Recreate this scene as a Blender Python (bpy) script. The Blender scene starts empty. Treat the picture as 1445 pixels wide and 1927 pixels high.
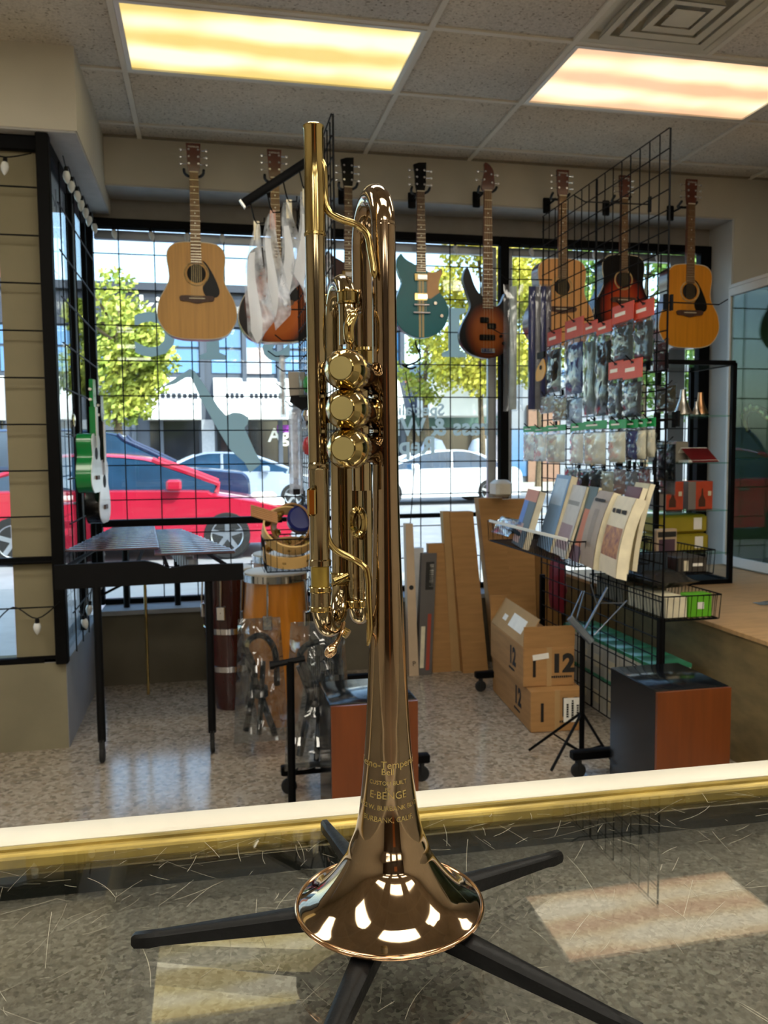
import bpy, math, random
from mathutils import Vector, Matrix
random.seed(7)
SC = bpy.context.scene
COL = SC.collection
PI = math.pi

# ------------------------------------------------------------------ camera
FPX, PITCH, ROLL, YAW = 1548.94, .07554, -.00902, -.20931
CAM = Vector((0, 0, 1.30))
FWD = Vector((-math.sin(YAW) * math.cos(PITCH), math.cos(YAW) * math.cos(PITCH), -math.sin(PITCH)))
_rt = Vector((math.cos(YAW), math.sin(YAW), 0))
_up = _rt.cross(FWD)
RGT = math.cos(ROLL) * _rt + math.sin(ROLL) * _up
UPV = -math.sin(ROLL) * _rt + math.cos(ROLL) * _up
cd = bpy.data.cameras.new('camera')
cam = bpy.data.objects.new('camera', cd)
COL.objects.link(cam)
cd.sensor_fit = 'VERTICAL'
cd.sensor_height = 36
cd.sensor_width = 27
cd.lens = FPX / 1927 * 36
cd.clip_start = .02
cd.clip_end = 300
cd.dof.use_dof = True
cd.dof.focus_distance = .53
cd.dof.aperture_fstop = 26
cam.matrix_world = Matrix(((RGT.x, UPV.x, -FWD.x, CAM.x), (RGT.y, UPV.y, -FWD.y, CAM.y), (RGT.z, UPV.z, -FWD.z, CAM.z), (0, 0, 0, 1)))
SC.camera = cam

def W(px, py, x=None, y=None, z=None):
    """room point seen at a photo pixel, on the plane x=, y= or z="""
    d = FWD + (px - 722.5) / FPX * RGT - (py - 963.5) / FPX * UPV
    if x is not None: t = x / d.x
    elif y is not None: t = y / d.y
    else: t = (z - CAM.z) / d.z
    return CAM + d * t

# ------------------------------------------------------------------ light and exposure
vs = SC.view_settings
vs.view_transform = 'Standard'
vs.look = 'None'
vs.exposure = 1.15
vs.gamma = 1
vs.use_curve_mapping = False
wd = bpy.data.worlds.new('sky')
SC.world = wd
wd.use_nodes = True
wn = wd.node_tree.nodes
wl = wd.node_tree.links
sky = wn.new('ShaderNodeTexSky')
sky.sky_type = 'NISHITA'
sky.sun_disc = False
sky.sun_elevation = math.radians(48)
sky.sun_rotation = math.radians(150)
sky.air_density = 1.0
sky.dust_density = 2.0
wn['Background'].inputs['Strength'].default_value = .32
wl.new(sky.outputs[0], wn['Background'].inputs['Color'])
sd = bpy.data.lights.new('sun', 'SUN')
sd.energy = 2.6
sd.color = (1, .95, .86)
sd.angle = .01
sun = bpy.data.objects.new('sun', sd)
COL.objects.link(sun)
sun.location = (6, -8, 14)
sun.rotation_euler = Vector((-.45, .75, -.95)).to_track_quat('-Z', 'Y').to_euler()
SC.cycles.max_bounces = 10
SC.cycles.transparent_max_bounces = 24
SC.cycles.glossy_bounces = 5
SC.cycles.sample_clamp_indirect = 6
SC.cycles.caustics_reflective = False
SC.cycles.caustics_refractive = False

# ------------------------------------------------------------------ materials
def lin(c):
    if isinstance(c, str):
        c = c.lstrip('#')
        c = [int(c[i:i + 2], 16) / 255 for i in (0, 2, 4)]
    return tuple((v / 12.92 if v <= .04045 else ((v + .055) / 1.055) ** 2.4) for v in c[:3]) + (1,)

MATS = {}
def mat(name, col, rough=.5, metal=0, var=.08, scale=12, bump=0, bscale=None, spec=.5, coat=0, stretch=None, col2=None, emit=None, es=0, alpha=None):
    """procedural principled material: colour broken up by noise, optional bump"""
    if name in MATS: return MATS[name]
    m = bpy.data.materials.new(name)
    m.use_nodes = True
    nt = m.node_tree; n = nt.nodes; l = nt.links
    b = n['Principled BSDF']
    tc = n.new('ShaderNodeTexCoord')
    src = tc.outputs['Object']
    if stretch:
        mp = n.new('ShaderNodeMapping'); mp.inputs['Scale'].default_value = stretch
        l.new(src, mp.inputs[0]); src = mp.outputs[0]
    nz = n.new('ShaderNodeTexNoise'); nz.inputs['Scale'].default_value = scale; nz.inputs['Detail'].default_value = 4
    l.new(src, nz.inputs['Vector'])
    cr = n.new('ShaderNodeValToRGB')
    c = lin(col)
    c2 = lin(col2) if col2 else tuple(min(1, v * (1 + var)) for v in c[:3]) + (1,)
    c1 = c if col2 else tuple(v * (1 - var) for v in c[:3]) + (1,)
    cr.color_ramp.elements[0].color = c1; cr.color_ramp.elements[0].position = .3
    cr.color_ramp.elements[1].color = c2; cr.color_ramp.elements[1].position = .7
    l.new(nz.outputs['Fac'], cr.inputs[0]); l.new(cr.outputs[0], b.inputs['Base Color'])
    b.inputs['Roughness'].default_value = rough
    b.inputs['Metallic'].default_value = metal
    b.inputs['Specular IOR Level'].default_value = spec
    if coat: b.inputs['Coat Weight'].default_value = coat; b.inputs['Coat Roughness'].default_value = .08
    if emit:
        b.inputs['Emission Color'].default_value = lin(emit); b.inputs['Emission Strength'].default_value = es
    if alpha is not None: b.inputs['Alpha'].default_value = alpha
    if bump:
        n2 = n.new('ShaderNodeTexNoise'); n2.inputs['Scale'].default_value = bscale or scale * 4
        l.new(src, n2.inputs['Vector'])
        bp = n.new('ShaderNodeBump'); bp.inputs['Strength'].default_value = bump; bp.inputs['Distance'].default_value = .01
        l.new(n2.outputs['Fac'], bp.inputs['Height']); l.new(bp.outputs[0], b.inputs['Normal'])
    MATS[name] = m
    return m

def sheet_fresnel(n, l, ior):
    """Fresnel of a thin sheet, the same from both sides"""
    ge = n.new('ShaderNodeNewGeometry'); mr = n.new('ShaderNodeMapRange')
    mr.inputs[3].default_value = ior; mr.inputs[4].default_value = 1 / ior
    l.new(ge.outputs['Backfacing'], mr.inputs[0])
    fr = n.new('ShaderNodeFresnel'); l.new(mr.outputs[0], fr.inputs[0])
    return fr.outputs[0]

def glassmat(name, tint='ffffff', ior=1.45, rough=0.0, haze=0.0, hazecol='ffffff', gain=1.0):
    """thin clear sheet: see-through plus Fresnel mirror, optionally a little diffuse haze"""
    if name in MATS: return MATS[name]
    m = bpy.data.materials.new(name); m.use_nodes = True
    nt = m.node_tree; n = nt.nodes; l = nt.links
    n.remove(n['Principled BSDF'])
    out = n['Material Output']
    tr = n.new('ShaderNodeBsdfTransparent'); tr.inputs[0].default_value = lin(tint)
    gl = n.new('ShaderNodeBsdfGlossy'); gl.inputs['Roughness'].default_value = rough
    fac = sheet_fresnel(n, l, ior)
    if gain != 1:
        mu = n.new('ShaderNodeMath'); mu.operation = 'MULTIPLY'; mu.use_clamp = True; mu.inputs[1].default_value = gain
        l.new(fac, mu.inputs[0]); fac = mu.outputs[0]
    base = tr.outputs[0]
    if haze:
        d0 = n.new('ShaderNodeBsdfDiffuse'); d0.inputs[0].default_value = lin(hazecol)
        d1 = n.new('ShaderNodeBsdfTranslucent'); d1.inputs[0].default_value = lin(hazecol)
        df = n.new('ShaderNodeMixShader'); df.inputs[0].default_value = .5
        l.new(d0.outputs[0], df.inputs[1]); l.new(d1.outputs[0], df.inputs[2])
        tcn = n.new('ShaderNodeTexCoord'); nz = n.new('ShaderNodeTexNoise'); nz.inputs['Scale'].default_value = 25
        l.new(tcn.outputs['Object'], nz.inputs['Vector'])
        mr = n.new('ShaderNodeMapRange'); mr.inputs[1].default_value = .35; mr.inputs[2].default_value = .75
        mr.inputs[3].default_value = haze * .5; mr.inputs[4].default_value = min(1, haze * 1.6)
        l.new(nz.outputs['Fac'], mr.inputs[0])
        mx0 = n.new('ShaderNodeMixShader'); l.new(mr.outputs[0], mx0.inputs[0])
        l.new(base, mx0.inputs[1]); l.new(df.outputs[0], mx0.inputs[2]); base = mx0.outputs[0]
    mx = n.new('ShaderNodeMixShader')
    l.new(fac, mx.inputs[0]); l.new(base, mx.inputs[1]); l.new(gl.outputs[0], mx.inputs[2])
    l.new(mx.outputs[0], out.inputs[0])
    MATS[name] = m
    return m

def speckle(name, cols, scale=60, rough=.4, fine=.5, big=3, spec=.5):
    """chips of several colours (Voronoi cells) broken by noise"""
    m = bpy.data.materials.new(name); m.use_nodes = True
    nt = m.node_tree; n = nt.nodes; l = nt.links; b = n['Principled BSDF']
    tc = n.new('ShaderNodeTexCoord')
    nw = n.new('ShaderNodeTexNoise'); nw.inputs['Scale'].default_value = scale * .7
    l.new(tc.outputs['Object'], nw.inputs['Vector'])
    ad = n.new('ShaderNodeVectorMath'); ad.operation = 'MULTIPLY_ADD'
    l.new(nw.outputs['Color'], ad.inputs[0]); ad.inputs[1].default_value = (1.2 / scale,) * 3
    l.new(tc.outputs['Object'], ad.inputs[2])
    vo = n.new('ShaderNodeTexVoronoi'); vo.inputs['Scale'].default_value = scale
    l.new(ad.outputs[0], vo.inputs['Vector'])
    bw = n.new('ShaderNodeSeparateColor'); l.new(vo.outputs['Color'], bw.inputs[0])
    cr = n.new('ShaderNodeValToRGB'); cr.color_ramp.interpolation = 'LINEAR'
    e = cr.color_ramp.elements
    for i, (p, c) in enumerate(cols):
        if i < 2: e[i].position = p; e[i].color = lin(c)
        else: k = e.new(p); k.color = lin(c)
    l.new(bw.outputs[0], cr.inputs[0])
    nb = n.new('ShaderNodeTexNoise'); nb.inputs['Scale'].default_value = big; nb.inputs['Detail'].default_value = 5
    l.new(tc.outputs['Object'], nb.inputs['Vector'])
    mr = n.new('ShaderNodeMapRange'); mr.inputs[3].default_value = .78; mr.inputs[4].default_value = 1.2
    l.new(nb.outputs['Fac'], mr.inputs[0])
    mx = n.new('ShaderNodeMix'); mx.data_type = 'RGBA'; mx.blend_type = 'MULTIPLY'; mx.inputs[0].default_value = 1
    l.new(cr.outputs[0], mx.inputs[6]); l.new(mr.outputs[0], mx.inputs[7])
    l.new(mx.outputs[2], b.inputs['Base Color'])
    b.inputs['Roughness'].default_value = rough
    b.inputs['Specular IOR Level'].default_value = spec
    MATS[name] = m
    return m

# ------------------------------------------------------------------ mesh builder
OFF = {}
class MB:
    def __init__(s): s.v = []; s.f = []
    def add(s, vs, fs, m=None):
        k = len(s.v)
        s.v += [(m @ Vector(v)) if m else Vector(v) for v in vs]
        s.f += [tuple(i + k for i in f) for f in fs]
        return s
    def box(s, x0, y0, z0, x1, y1, z1, m=None, c=0):
        x0, x1 = min(x0, x1), max(x0, x1); y0, y1 = min(y0, y1), max(y0, y1); z0, z1 = min(z0, z1), max(z0, z1)
        if c <= 0:
            return s.add([(x, y, z) for z in (z0, z1) for y in (y0, y1) for x in (x0, x1)],
                         [(0, 2, 3, 1), (4, 5, 7, 6), (0, 1, 5, 4), (2, 6, 7, 3), (0, 4, 6, 2), (1, 3, 7, 5)], m)
        c = min(c, (x1 - x0) * .45, (y1 - y0) * .45, (z1 - z0) * .45)
        vs = []
        def ring(z, d):
            a, b, p, q = x0 + d, x1 - d, y0 + d, y1 - d
            k = c
            return [(a + k, p, z), (b - k, p, z), (b, p + k, z), (b, q - k, z), (b - k, q, z), (a + k, q, z), (a, q - k, z), (a, p + k, z)]
        for z, d in ((z0, c), (z0 + c, 0), (z1 - c, 0), (z1, c)): vs += ring(z, d)
        fs = [tuple(range(7, -1, -1)), tuple(range(24, 32))]
        for r in range(3):
            for i in range(8):
                j = (i + 1) % 8
                fs.append((r * 8 + i, r * 8 + j, r * 8 + 8 + j, r * 8 + 8 + i))
        return s.add(vs, fs, m)
    def tube(s, pts, r, n=8, closed=False, caps=True, m=None):
        pts = [Vector(p) for p in pts]; N = len(pts)
        rs = r if isinstance(r, (list, tuple)) else [r] * N
        tan = []
        for i in range(N):
            a = pts[i - 1] if (i > 0 or closed) else pts[i]
            b = pts[(i + 1) % N] if (i < N - 1 or closed) else pts[i]
            t = (b - a)
            tan.append(t.normalized() if t.length > 1e-9 else Vector((0, 0, 1)))
        u = tan[0].orthogonal().normalized()
        vs = []; fs = []
        for i in range(N):
            if i:
                ax = tan[i - 1].cross(tan[i])
                if ax.length > 1e-7:
                    u = Matrix.Rotation(tan[i - 1].angle(tan[i]), 3, ax.normalized()) @ u
            u = (u - tan[i] * u.dot(tan[i])).normalized()
            w = tan[i].cross(u)
            for k in range(n):
                a = 2 * PI * k / n
                vs.append(pts[i] + (u * math.cos(a) + w * math.sin(a)) * rs[i])
        R = N if closed else N - 1
        for i in range(R):
            j = (i + 1) % N
            for k in range(n):
                q = (k + 1) % n
                fs.append((i * n + k, i * n + q, j * n + q, j * n + k))
        if caps and not closed:
            fs.append(tuple(range(n - 1, -1, -1))); fs.append(tuple(range((N - 1) * n, N * n)))
        return s.add(vs, fs, m)
    def lathe(s, prof, n=24, m=None, caps=True):
        vs = []; fs = []; N = len(prof)
        for r, z in prof:
            for k in range(n):
                a = 2 * PI * k / n
                vs.append((r * math.cos(a), r * math.sin(a), z))
        for i in range(N - 1):
            for k in range(n):
                q = (k + 1) % n
                fs.append((i * n + k, i * n + q, i * n + n + q, i * n + n + k))
        if caps:
            if prof[0][0] > 1e-6: fs.append(tuple(range(n - 1, -1, -1)))
            if prof[-1][0] > 1e-6: fs.append(tuple(range((N - 1) * n, N * n)))
        return s.add(vs, fs, m)
    def prism(s, out, z0, z1, m=None, inset=0):
        """outline in xy, extruded along z"""
        A = sum(out[i][0] * out[(i + 1) % len(out)][1] - out[(i + 1) % len(out)][0] * out[i][1] for i in range(len(out)))
        if A < 0: out = out[::-1]
        n = len(out)
        vs = [(x, y, z0) for x, y in out] + [(x, y, z1) for x, y in out]
        fs = [tuple(range(n - 1, -1, -1)), tuple(range(n, 2 * n))]
        fs += [(i, (i + 1) % n, n + (i + 1) % n, n + i) for i in range(n)]
        return s.add(vs, fs, m)
    def quad(s, a, b, c, d): return s.add([a, b, c, d], [(0, 1, 2, 3)])
    def grid(s, fn, nu, nv, m=None):
        vs = [fn(i / nu, j / nv) for j in range(nv + 1) for i in range(nu + 1)]
        fs = [(j * (nu + 1) + i, j * (nu + 1) + i + 1, (j + 1) * (nu + 1) + i + 1, (j + 1) * (nu + 1) + i) for j in range(nv) for i in range(nu)]
        return s.add(vs, fs, m)
    def build(s, name, material, parent=None, local=False, ang=38, label=None):
        vs = [Vector(v) for v in s.v]
        if parent is None:
            xs = [v.x for v in vs]; ys = [v.y for v in vs]; zs = [v.z for v in vs]
            o0 = Vector(((min(xs) + max(xs)) / 2, (min(ys) + max(ys)) / 2, min(zs)))
        else:
            o0 = Vector((0, 0, 0)) if local else OFF.get(parent.name, Vector((0, 0, 0)))
        me = bpy.data.meshes.new(name)
        me.from_pydata([v - o0 for v in vs], [], s.f)
        me.polygons.foreach_set('use_smooth', [True] * len(me.polygons))
        me.set_sharp_from_angle(angle=math.radians(ang))
        me.materials.append(material)
        o = bpy.data.objects.new(name, me)
        COL.objects.link(o)
        if parent is None: o.location = o0
        else: o.parent = parent
        OFF[o.name] = o0
        if label: o['label'] = label
        return o

def thing(name, label, cat, loc=(0, 0, 0), rz=0, group=None):
    o = bpy.data.objects.new(name, None)
    o.empty_display_size = .05
    COL.objects.link(o)
    o.location = loc; o.rotation_euler = (0, 0, rz)
    OFF[o.name] = Vector(loc)
    return tag(o, label, cat, group)
def tag(o, label, cat, group=None):
    o['label'] = label; o['category'] = cat
    if group: o['group'] = group
    return o
def struct(o, label=None):
    o['kind'] = 'structure'
    if label: o['label'] = label
    return o
def stuff(o):
    o['kind'] = 'stuff'
    return o
def sempty(name, loc=(0, 0, 0)):
    o = bpy.data.objects.new(name, None); COL.objects.link(o); o.location = loc; OFF[o.name] = Vector(loc); o['kind'] = 'structure'
    return o
def copy_tree(o, parent=None):
    c = o.copy(); COL.objects.link(c); c.parent = parent
    OFF[c.name] = OFF.get(o.name, Vector((0, 0, 0)))
    for ch in o.children: copy_tree(ch, c)
    return c
def B(name, material, x0, y0, z0, x1, y1, z1, parent=None, c=0, local=False, m=None):
    return MB().box(x0, y0, z0, x1, y1, z1, m, c).build(name, material, parent, local)
def share(src, name, parent, loc=(0, 0, 0), rot=None, scale=None):
    """another object on the same mesh"""
    o = bpy.data.objects.new(name, src.data); COL.objects.link(o)
    o.parent = parent; o.location = loc
    if rot: o.rotation_euler = rot
    if scale: o.scale = scale
    return o
def spl(pts, n=8, closed=False):
    """Catmull-Rom through points"""
    P = [Vector(p) for p in pts]; N = len(P); out = []
    R = N if closed else N - 1
    for i in range(R):
        if closed: a, b, c, d = P[i - 1], P[i], P[(i + 1) % N], P[(i + 2) % N]
        else: a, b, c, d = P[max(i - 1, 0)], P[i], P[i + 1], P[min(i + 2, N - 1)]
        for k in range(n):
            t = k / n
            out.append(.5 * ((2 * b) + (c - a) * t + (2 * a - 5 * b + 4 * c - d) * t * t + (3 * b - a - 3 * c + d) * t ** 3))
    if not closed: out.append(P[-1])
    return out
def text_mb(txt, size, m, align='CENTER', mirror=False, ext=0, bold=0):
    """flat lettering as mesh, local xy plane mapped by matrix m"""
    cu = bpy.data.curves.new('lettering', 'FONT'); cu.body = txt; cu.size = size; cu.align_x = align; cu.align_y = 'CENTER'
    cu.resolution_u = 3; cu.offset = bold; cu.extrude = ext
    ob = bpy.data.objects.new('lettering', cu)
    COL.objects.link(ob)
    me = bpy.data.meshes.new_from_object(ob.evaluated_get(bpy.context.evaluated_depsgraph_get()))
    vs = [Vector(v.co) for v in me.vertices]; fs = [tuple(p.vertices) for p in me.polygons]
    bpy.data.objects.remove(ob); bpy.data.curves.remove(cu); bpy.data.meshes.remove(me)
    if mirror: vs = [Vector((-v.x, v.y, v.z)) for v in vs]; fs = [f[::-1] for f in fs]
    b = MB()
    if callable(m): b.v = [m(v) for v in vs]; b.f = fs
    else: b.add(vs, fs, m)
    return b
def marks_mb(width, height, m, words=(6, 5), seed=1):
    """a line of print too blurred to read: letter sized strokes grouped in words"""
    rnd = random.Random(seed); b = MB(); n = sum(words) + len(words) - 1; st = width / n; x = -width / 2
    for w in words:
        for k in range(w):
            h = height * rnd.uniform(.75, 1)
            b.box(x + st * .1, -h / 2, 0, x + st * .85, h / 2, .0008, m); x += st
        x += st
    return b
def frame_m(o, x, y):
    """matrix with local x and y axes along given directions"""
    x = Vector(x).normalized(); y = Vector(y); y = (y - x * y.dot(x)).normalized(); z = x.cross(y)
    o = Vector(o)
    return Matrix(((x.x, y.x, z.x, o.x), (x.y, y.y, z.y, o.y), (x.z, y.z, z.z, o.z), (0, 0, 0, 1)))
def T(x, y, z): return Matrix.Translation((x, y, z))
def RZ(a): return Matrix.Rotation(a, 4, 'Z')
def RX(a): return Matrix.Rotation(a, 4, 'X')
def RY(a): return Matrix.Rotation(a, 4, 'Y')

def film(name, col, tl=.6, rough=.5):
    """thin opaque film that lets light glow through"""
    m = mat(name, col, rough, 0, .08, 10)
    nt = m.node_tree; n = nt.nodes; l = nt.links
    tr = n.new('ShaderNodeBsdfTranslucent'); tr.inputs[0].default_value = lin(col)
    mx = n.new('ShaderNodeMixShader'); mx.inputs[0].default_value = tl
    l.new(n['Principled BSDF'].outputs[0], mx.inputs[1]); l.new(tr.outputs[0], mx.inputs[2]); l.new(mx.outputs[0], n['Material Output'].inputs[0])
    return m

M_black = mat('black_metal', '050506', .55, 0, .2, 30, spec=.1)
M_blackp = mat('black_plastic', '08080a', .55, 0, .2, 20, spec=.15)
M_wire = mat('black_wire', '08080b', .55, 0, .15, 40, spec=.12)
M_wall = mat('painted_wall', 'c6c1b4', .85, 0, .05, 3, .05, 60)
M_white = mat('white_paint', 'c9c8c4', .6, 0, .05, 4)
M_chrome = mat('chrome', 'd5d5d8', .12, 1, .05, 10)
M_brass = mat('lacquered_brass', '9a8a6c', .08, 1, .1, 18)
M_brass2 = mat('gold_brass', 'b29c66', .10, 1, .08, 25)
M_glass = glassmat('clear_glass', 'f4fbf8')
M_paper = mat('white_paper', 'efece4', .7, 0, .05, 20)
M_ink = mat('printed_ink', '1c1a18', .7, 0, .2, 30)
M_card = mat('cardboard', 'a87d4c', .85, 0, .1, 6, .04, 80, stretch=(1, 1, 8))
M_card2 = mat('light_cardboard', 'ad8a5c', .85, 0, .1, 6, .04, 80)
M_clear = glassmat('clear_plastic', 'f4f7fa', 1.42, .06, .035, 'dfe6ee', 2.0)
M_rubber = mat('rubber', '151515', .8, 0, .2, 30)

# ================================================================== the room
XR, XL, YB, ZC = 3.55, -3.6, -6.5, 2.962
M_terr = speckle('terrazzo_floor', [(0, '7a7064'), (.25, '958a7c'), (.55, 'a3988a'), (.8, 'b0a699'), (1, '8b7a68')], 62, .15, big=1.0, spec=.9)
M_conc = mat('concrete', '7d7660', .8, 0, .12, 4, .1, 30)
M_concg = mat('grey_concrete', '8b8d92', .7, 0, .1, 3, .05, 30)
M_tile = speckle('acoustic_tile', [(0, '8a7e6e'), (.07, 'cac3b8'), (.5, 'd8d1c6'), (.9, 'ded7cc'), (1, 'c2bbb0')], 130, .9, big=2, spec=.2)
M_tbar = mat('ceiling_rail_paint', 'e2ddd2', .6, 0, .04, 5)

struct(B('floor', M_terr, XL, YB, -.2, XR, 4.95, 0), 'speckled terrazzo shop floor')
ceil_ = struct(B('ceiling', M_tbar, XL, YB, ZC + .03, XR, 5.0, ZC + .3), 'suspended tile ceiling')
gx0, gy0 = -.3156, 3.278
xcells = []
x = gx0 - .61 * 6
edges = [gx0 - 3.66, gx0 - 2.44, gx0 - 1.83, gx0 - .61, gx0, gx0 + 1.22, gx0 + 1.83, gx0 + 3.05, gx0 + 3.66, XR]
yedges = [gy0 + .61 * k for k in range(-15, 3)] + [4.685]
yedges = [v for v in yedges if v > YB]
light_cells = set()
xe = [XL] + [e for e in edges if e > XL + .05]
tile_src = {}
lightcols = [i for i in range(len(xe) - 1) if abs(xe[i + 1] - xe[i] - 1.22) < .02]
vent_x = (gx0 + 1.83, gx0 + 2.44)
for j in range(len(yedges) - 1):
    y0, y1 = yedges[j], yedges[j + 1]
    kk = round((gy0 - y0) / .61)
    for i in range(len(xe) - 1):
        x0, x1 = xe[i], xe[i + 1]
        if i in lightcols and kk % 3 == 0 and y1 - y0 > .5: light_cells.add((x0, x1, y0, y1)); continue
        spans = [(x0, x1)]
        if kk == 1 and abs(x0 - vent_x[0]) < .05: spans = [(vent_x[1], x1)]
        for a, b in spans:
            key = (round(b - a, 2), round(y1 - y0, 2))
            if key not in tile_src:
                w, d = (b - a) / 2 - .012, (y1 - y0) / 2 - .012
                mb = MB().box(-w, -d, .006, w, d, .026, None, .004)
                o = mb.build('ceiling_tile', M_tile, ceil_, local=True); tile_src[key] = o
            else:
                o = share(tile_src[key], 'ceiling_tile', ceil_)
            o.location = Vector(((a + b) / 2, (y0 + y1) / 2, ZC)) - OFF['ceiling']
for e in xe[1:] + [vent_x[1]]:
    ya, yb = (yedges[0], 4.685) if e != vent_x[1] else (gy0 - .61, gy0)
    B('ceiling_rail', M_tbar, e - .012, ya, ZC - .002, e + .012, yb, ZC + .03, ceil_)
for e in yedges[1:-1]:
    B('ceiling_rail', M_tbar, XL, e - .012, ZC - .001, XR, e + .012, ZC + .03, ceil_)
M_shadow = mat('wall_angle_shadow', '8f8778', .7)  # shade where ceiling meets window wall, put into a darker colour
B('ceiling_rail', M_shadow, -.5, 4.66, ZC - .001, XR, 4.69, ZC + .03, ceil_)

def panel_mat(name, ca, cb, cc, strength):
    """prismatic light diffuser: two tubes glow through it along its length"""
    m = bpy.data.materials.new(name); m.use_nodes = True
    nt = m.node_tree; n = nt.nodes; l = nt.links; b = n['Principled BSDF']
    tc = n.new('ShaderNodeTexCoord'); sp = n.new('ShaderNodeSeparateXYZ'); l.new(tc.outputs['Generated'], sp.inputs[0])
    w = n.new('ShaderNodeMath'); w.operation = 'SINE'
    mu = n.new('ShaderNodeMath'); mu.operation = 'MULTIPLY'; mu.inputs[1].default_value = 4 * PI
    l.new(sp.outputs[1], mu.inputs[0]); sb = n.new('ShaderNodeMath'); sb.operation = 'SUBTRACT'; sb.inputs[1].default_value = PI / 2
    l.new(mu.outputs[0], sb.inputs[0]); l.new(sb.outputs[0], w.inputs[0])
    nz = n.new('ShaderNodeTexNoise'); nz.inputs['Scale'].default_value = 2.2; l.new(tc.outputs['Object'], nz.inputs['Vector'])
    ma = n.new('ShaderNodeMath'); ma.operation = 'MULTIPLY_ADD'; ma.inputs[1].default_value = .22; l.new(w.outputs[0], ma.inputs[0]); l.new(nz.outputs['Fac'], ma.inputs[2])
    cr = n.new('ShaderNodeValToRGB'); e = cr.color_ramp.elements
    e[0].position = .3; e[0].color = lin(ca); e[1].position = .72; e[1].color = lin(cc)
    k = e.new(.5); k.color = lin(cb)
    l.new(ma.outputs[0], cr.inputs[0]); l.new(cr.outputs[0], b.inputs['Emission Color'])
    b.inputs['Emission Strength'].default_value = strength
    b.inputs['Base Color'].default_value = lin('d8d2c0'); b.inputs['Roughness'].default_value = .35
    return m
PANEL, PANEL_REAR = .56, 5.6      # front row kept dim against clipping; unseen rear rows boosted to light the room
pm_y = panel_mat('yellow_light_diffuser', 'd8bc62', 'f0dc92', 'fff4d0', PANEL)
pm_o = panel_mat('peach_light_diffuser', 'e0b088', 'f4d6a4', 'fff0d0', PANEL)
pm_r = panel_mat('rear_light_diffuser', 'f0e8d4', 'f6efde', 'fff8ea', PANEL_REAR)
M_trof = mat('light_trim_paint', 'd6d2c8', .35, .2, .05, 5)
nlight = 0
for (x0, x1, y0, y1) in sorted(light_cells, key=lambda c: (-c[2], c[0])):
    front = y0 > 3
    lab = 'recessed ceiling light panel behind the counter'
    if front: lab = {0: 'recessed ceiling light above the street door bulkhead', 1: 'yellow glowing recessed ceiling light panel above the plain acoustic guitar', 2: 'peach glowing recessed ceiling light panel beside the air vent'}[[i for i, c in enumerate(sorted(c for c in light_cells if c[2] > 3)) if c[0] == x0][0]]
    t = thing('ceiling_light', lab, 'ceiling light', ((x0 + x1) / 2, (y0 + y1) / 2, ZC), 0, 'recessed ceiling lights')
    w, d = (x1 - x0) / 2 - .013, (y1 - y0) / 2 - .013
    f = MB()
    for a in ((-w, -d, -w + .02, d), (w - .02, -d, w, d), (-w + .02, -d, w - .02, -d + .02), (-w + .02, d - .02, w - .02, d)):
        f.box(a[0], a[1], -.004, a[2], a[3], .025)
    f.build('frame', M_trof, t, local=True)
    MB().box(-w + .018, -d + .018, .004, w - .018, d - .018, .014).build('diffuser', (pm_o if (x0 > 1) else pm_y) if front else pm_r, t, local=True)

# air vent: nested louvre rings
M_vent = mat('vent_enamel', 'cfcaba', .5, 0, .08, 6)
vt = thing('air_vent', 'square four way ceiling air vent with nested louvres', 'air vent', ((vent_x[0] + vent_x[1]) / 2, gy0 - .305, ZC))
def sqring(mb, a0, z0, a1, z1, th=.003):
    vs = []
    for a, z in ((a0, z0), (a1, z1), (a1, z1 + th), (a0, z0 + th)):
        vs += [(-a, -a, z), (a, -a, z), (a, a, z), (-a, a, z)]
    fs = []
    for r in range(4):
        q = (r + 1) % 4
        for i in range(4):
            j = (i + 1) % 4
            fs.append((r * 4 + i, r * 4 + j, q * 4 + j, q * 4 + i))
    mb.add(vs, fs)
mb = MB(); sqring(mb, .292, 0, .265, .002); sqring(mb, .265, .002, .255, .05); mb.build('frame', M_vent, vt, local=True)
for a, b, z in ((.215, .245, -.012), (.155, .185, -.018), (.092, .125, -.022)):
    mb = MB(); sqring(mb, a + .02, z - .004, a - .012, z + .0); sqring(mb, a + .02, z - .004, b - .035, z + .05); mb.build('louvre', M_vent, vt, local=True)
mb = MB(); mb.lathe([(.085, -.026), (.03, -.012), (.012, -.012), (.012, -.016), (0, -.016)], 4, RZ(PI / 4)); mb.build('centre_cone', M_vent, vt, local=True)
B('duct_plate', mat('vent_dark', '2b2a27', .9), -.255, -.255, .05, .255, .255, .06, vt, local=True)

# walls
struct(B('wall_back', mat('dark_wood_panelling', '3a2c20', .5, 0, .3, 2, stretch=(6, 1, .3)), XL, YB - .2, 0, XR, YB, 3.2), 'plain back wall')  # unseen wall; dark finish chosen for dark streaks in the brass reflections
struct(B('wall_right', M_wall, XR, YB, 0, XR + .2, 5.1, 3.2), 'tan right wall')
struct(B('wall_left', M_wall, XL - .2, YB, 0, XL, 3.75, 3.2), 'plain left wall')
struct(B('trim_1', M_wall, XL, 3.71, 2.63, -.5, 4.93, ZC + .05), 'boxed bulkhead over the street entrance')
struct(B('wall_window', M_wall, -.5, 4.685, 2.72, XR, 5.02, ZC + .05), 'tan bulkhead wall above the shop window')
struct(B('trim_2', mat('window_header_paint', '8e8880', .8), -.66, 4.93, 2.60, 3.3, 5.02, 2.725), 'grey header above the shop window')
struct(B('wall_pier', M_wall, 3.25, 4.685, 0, XR, 5.02, 2.72), 'tan wall pier at the window end')
struct(B('trim_3', M_white, 3.238, 4.69, .4, 3.2502, 4.93, 2.7202), 'white window jamb')
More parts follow.
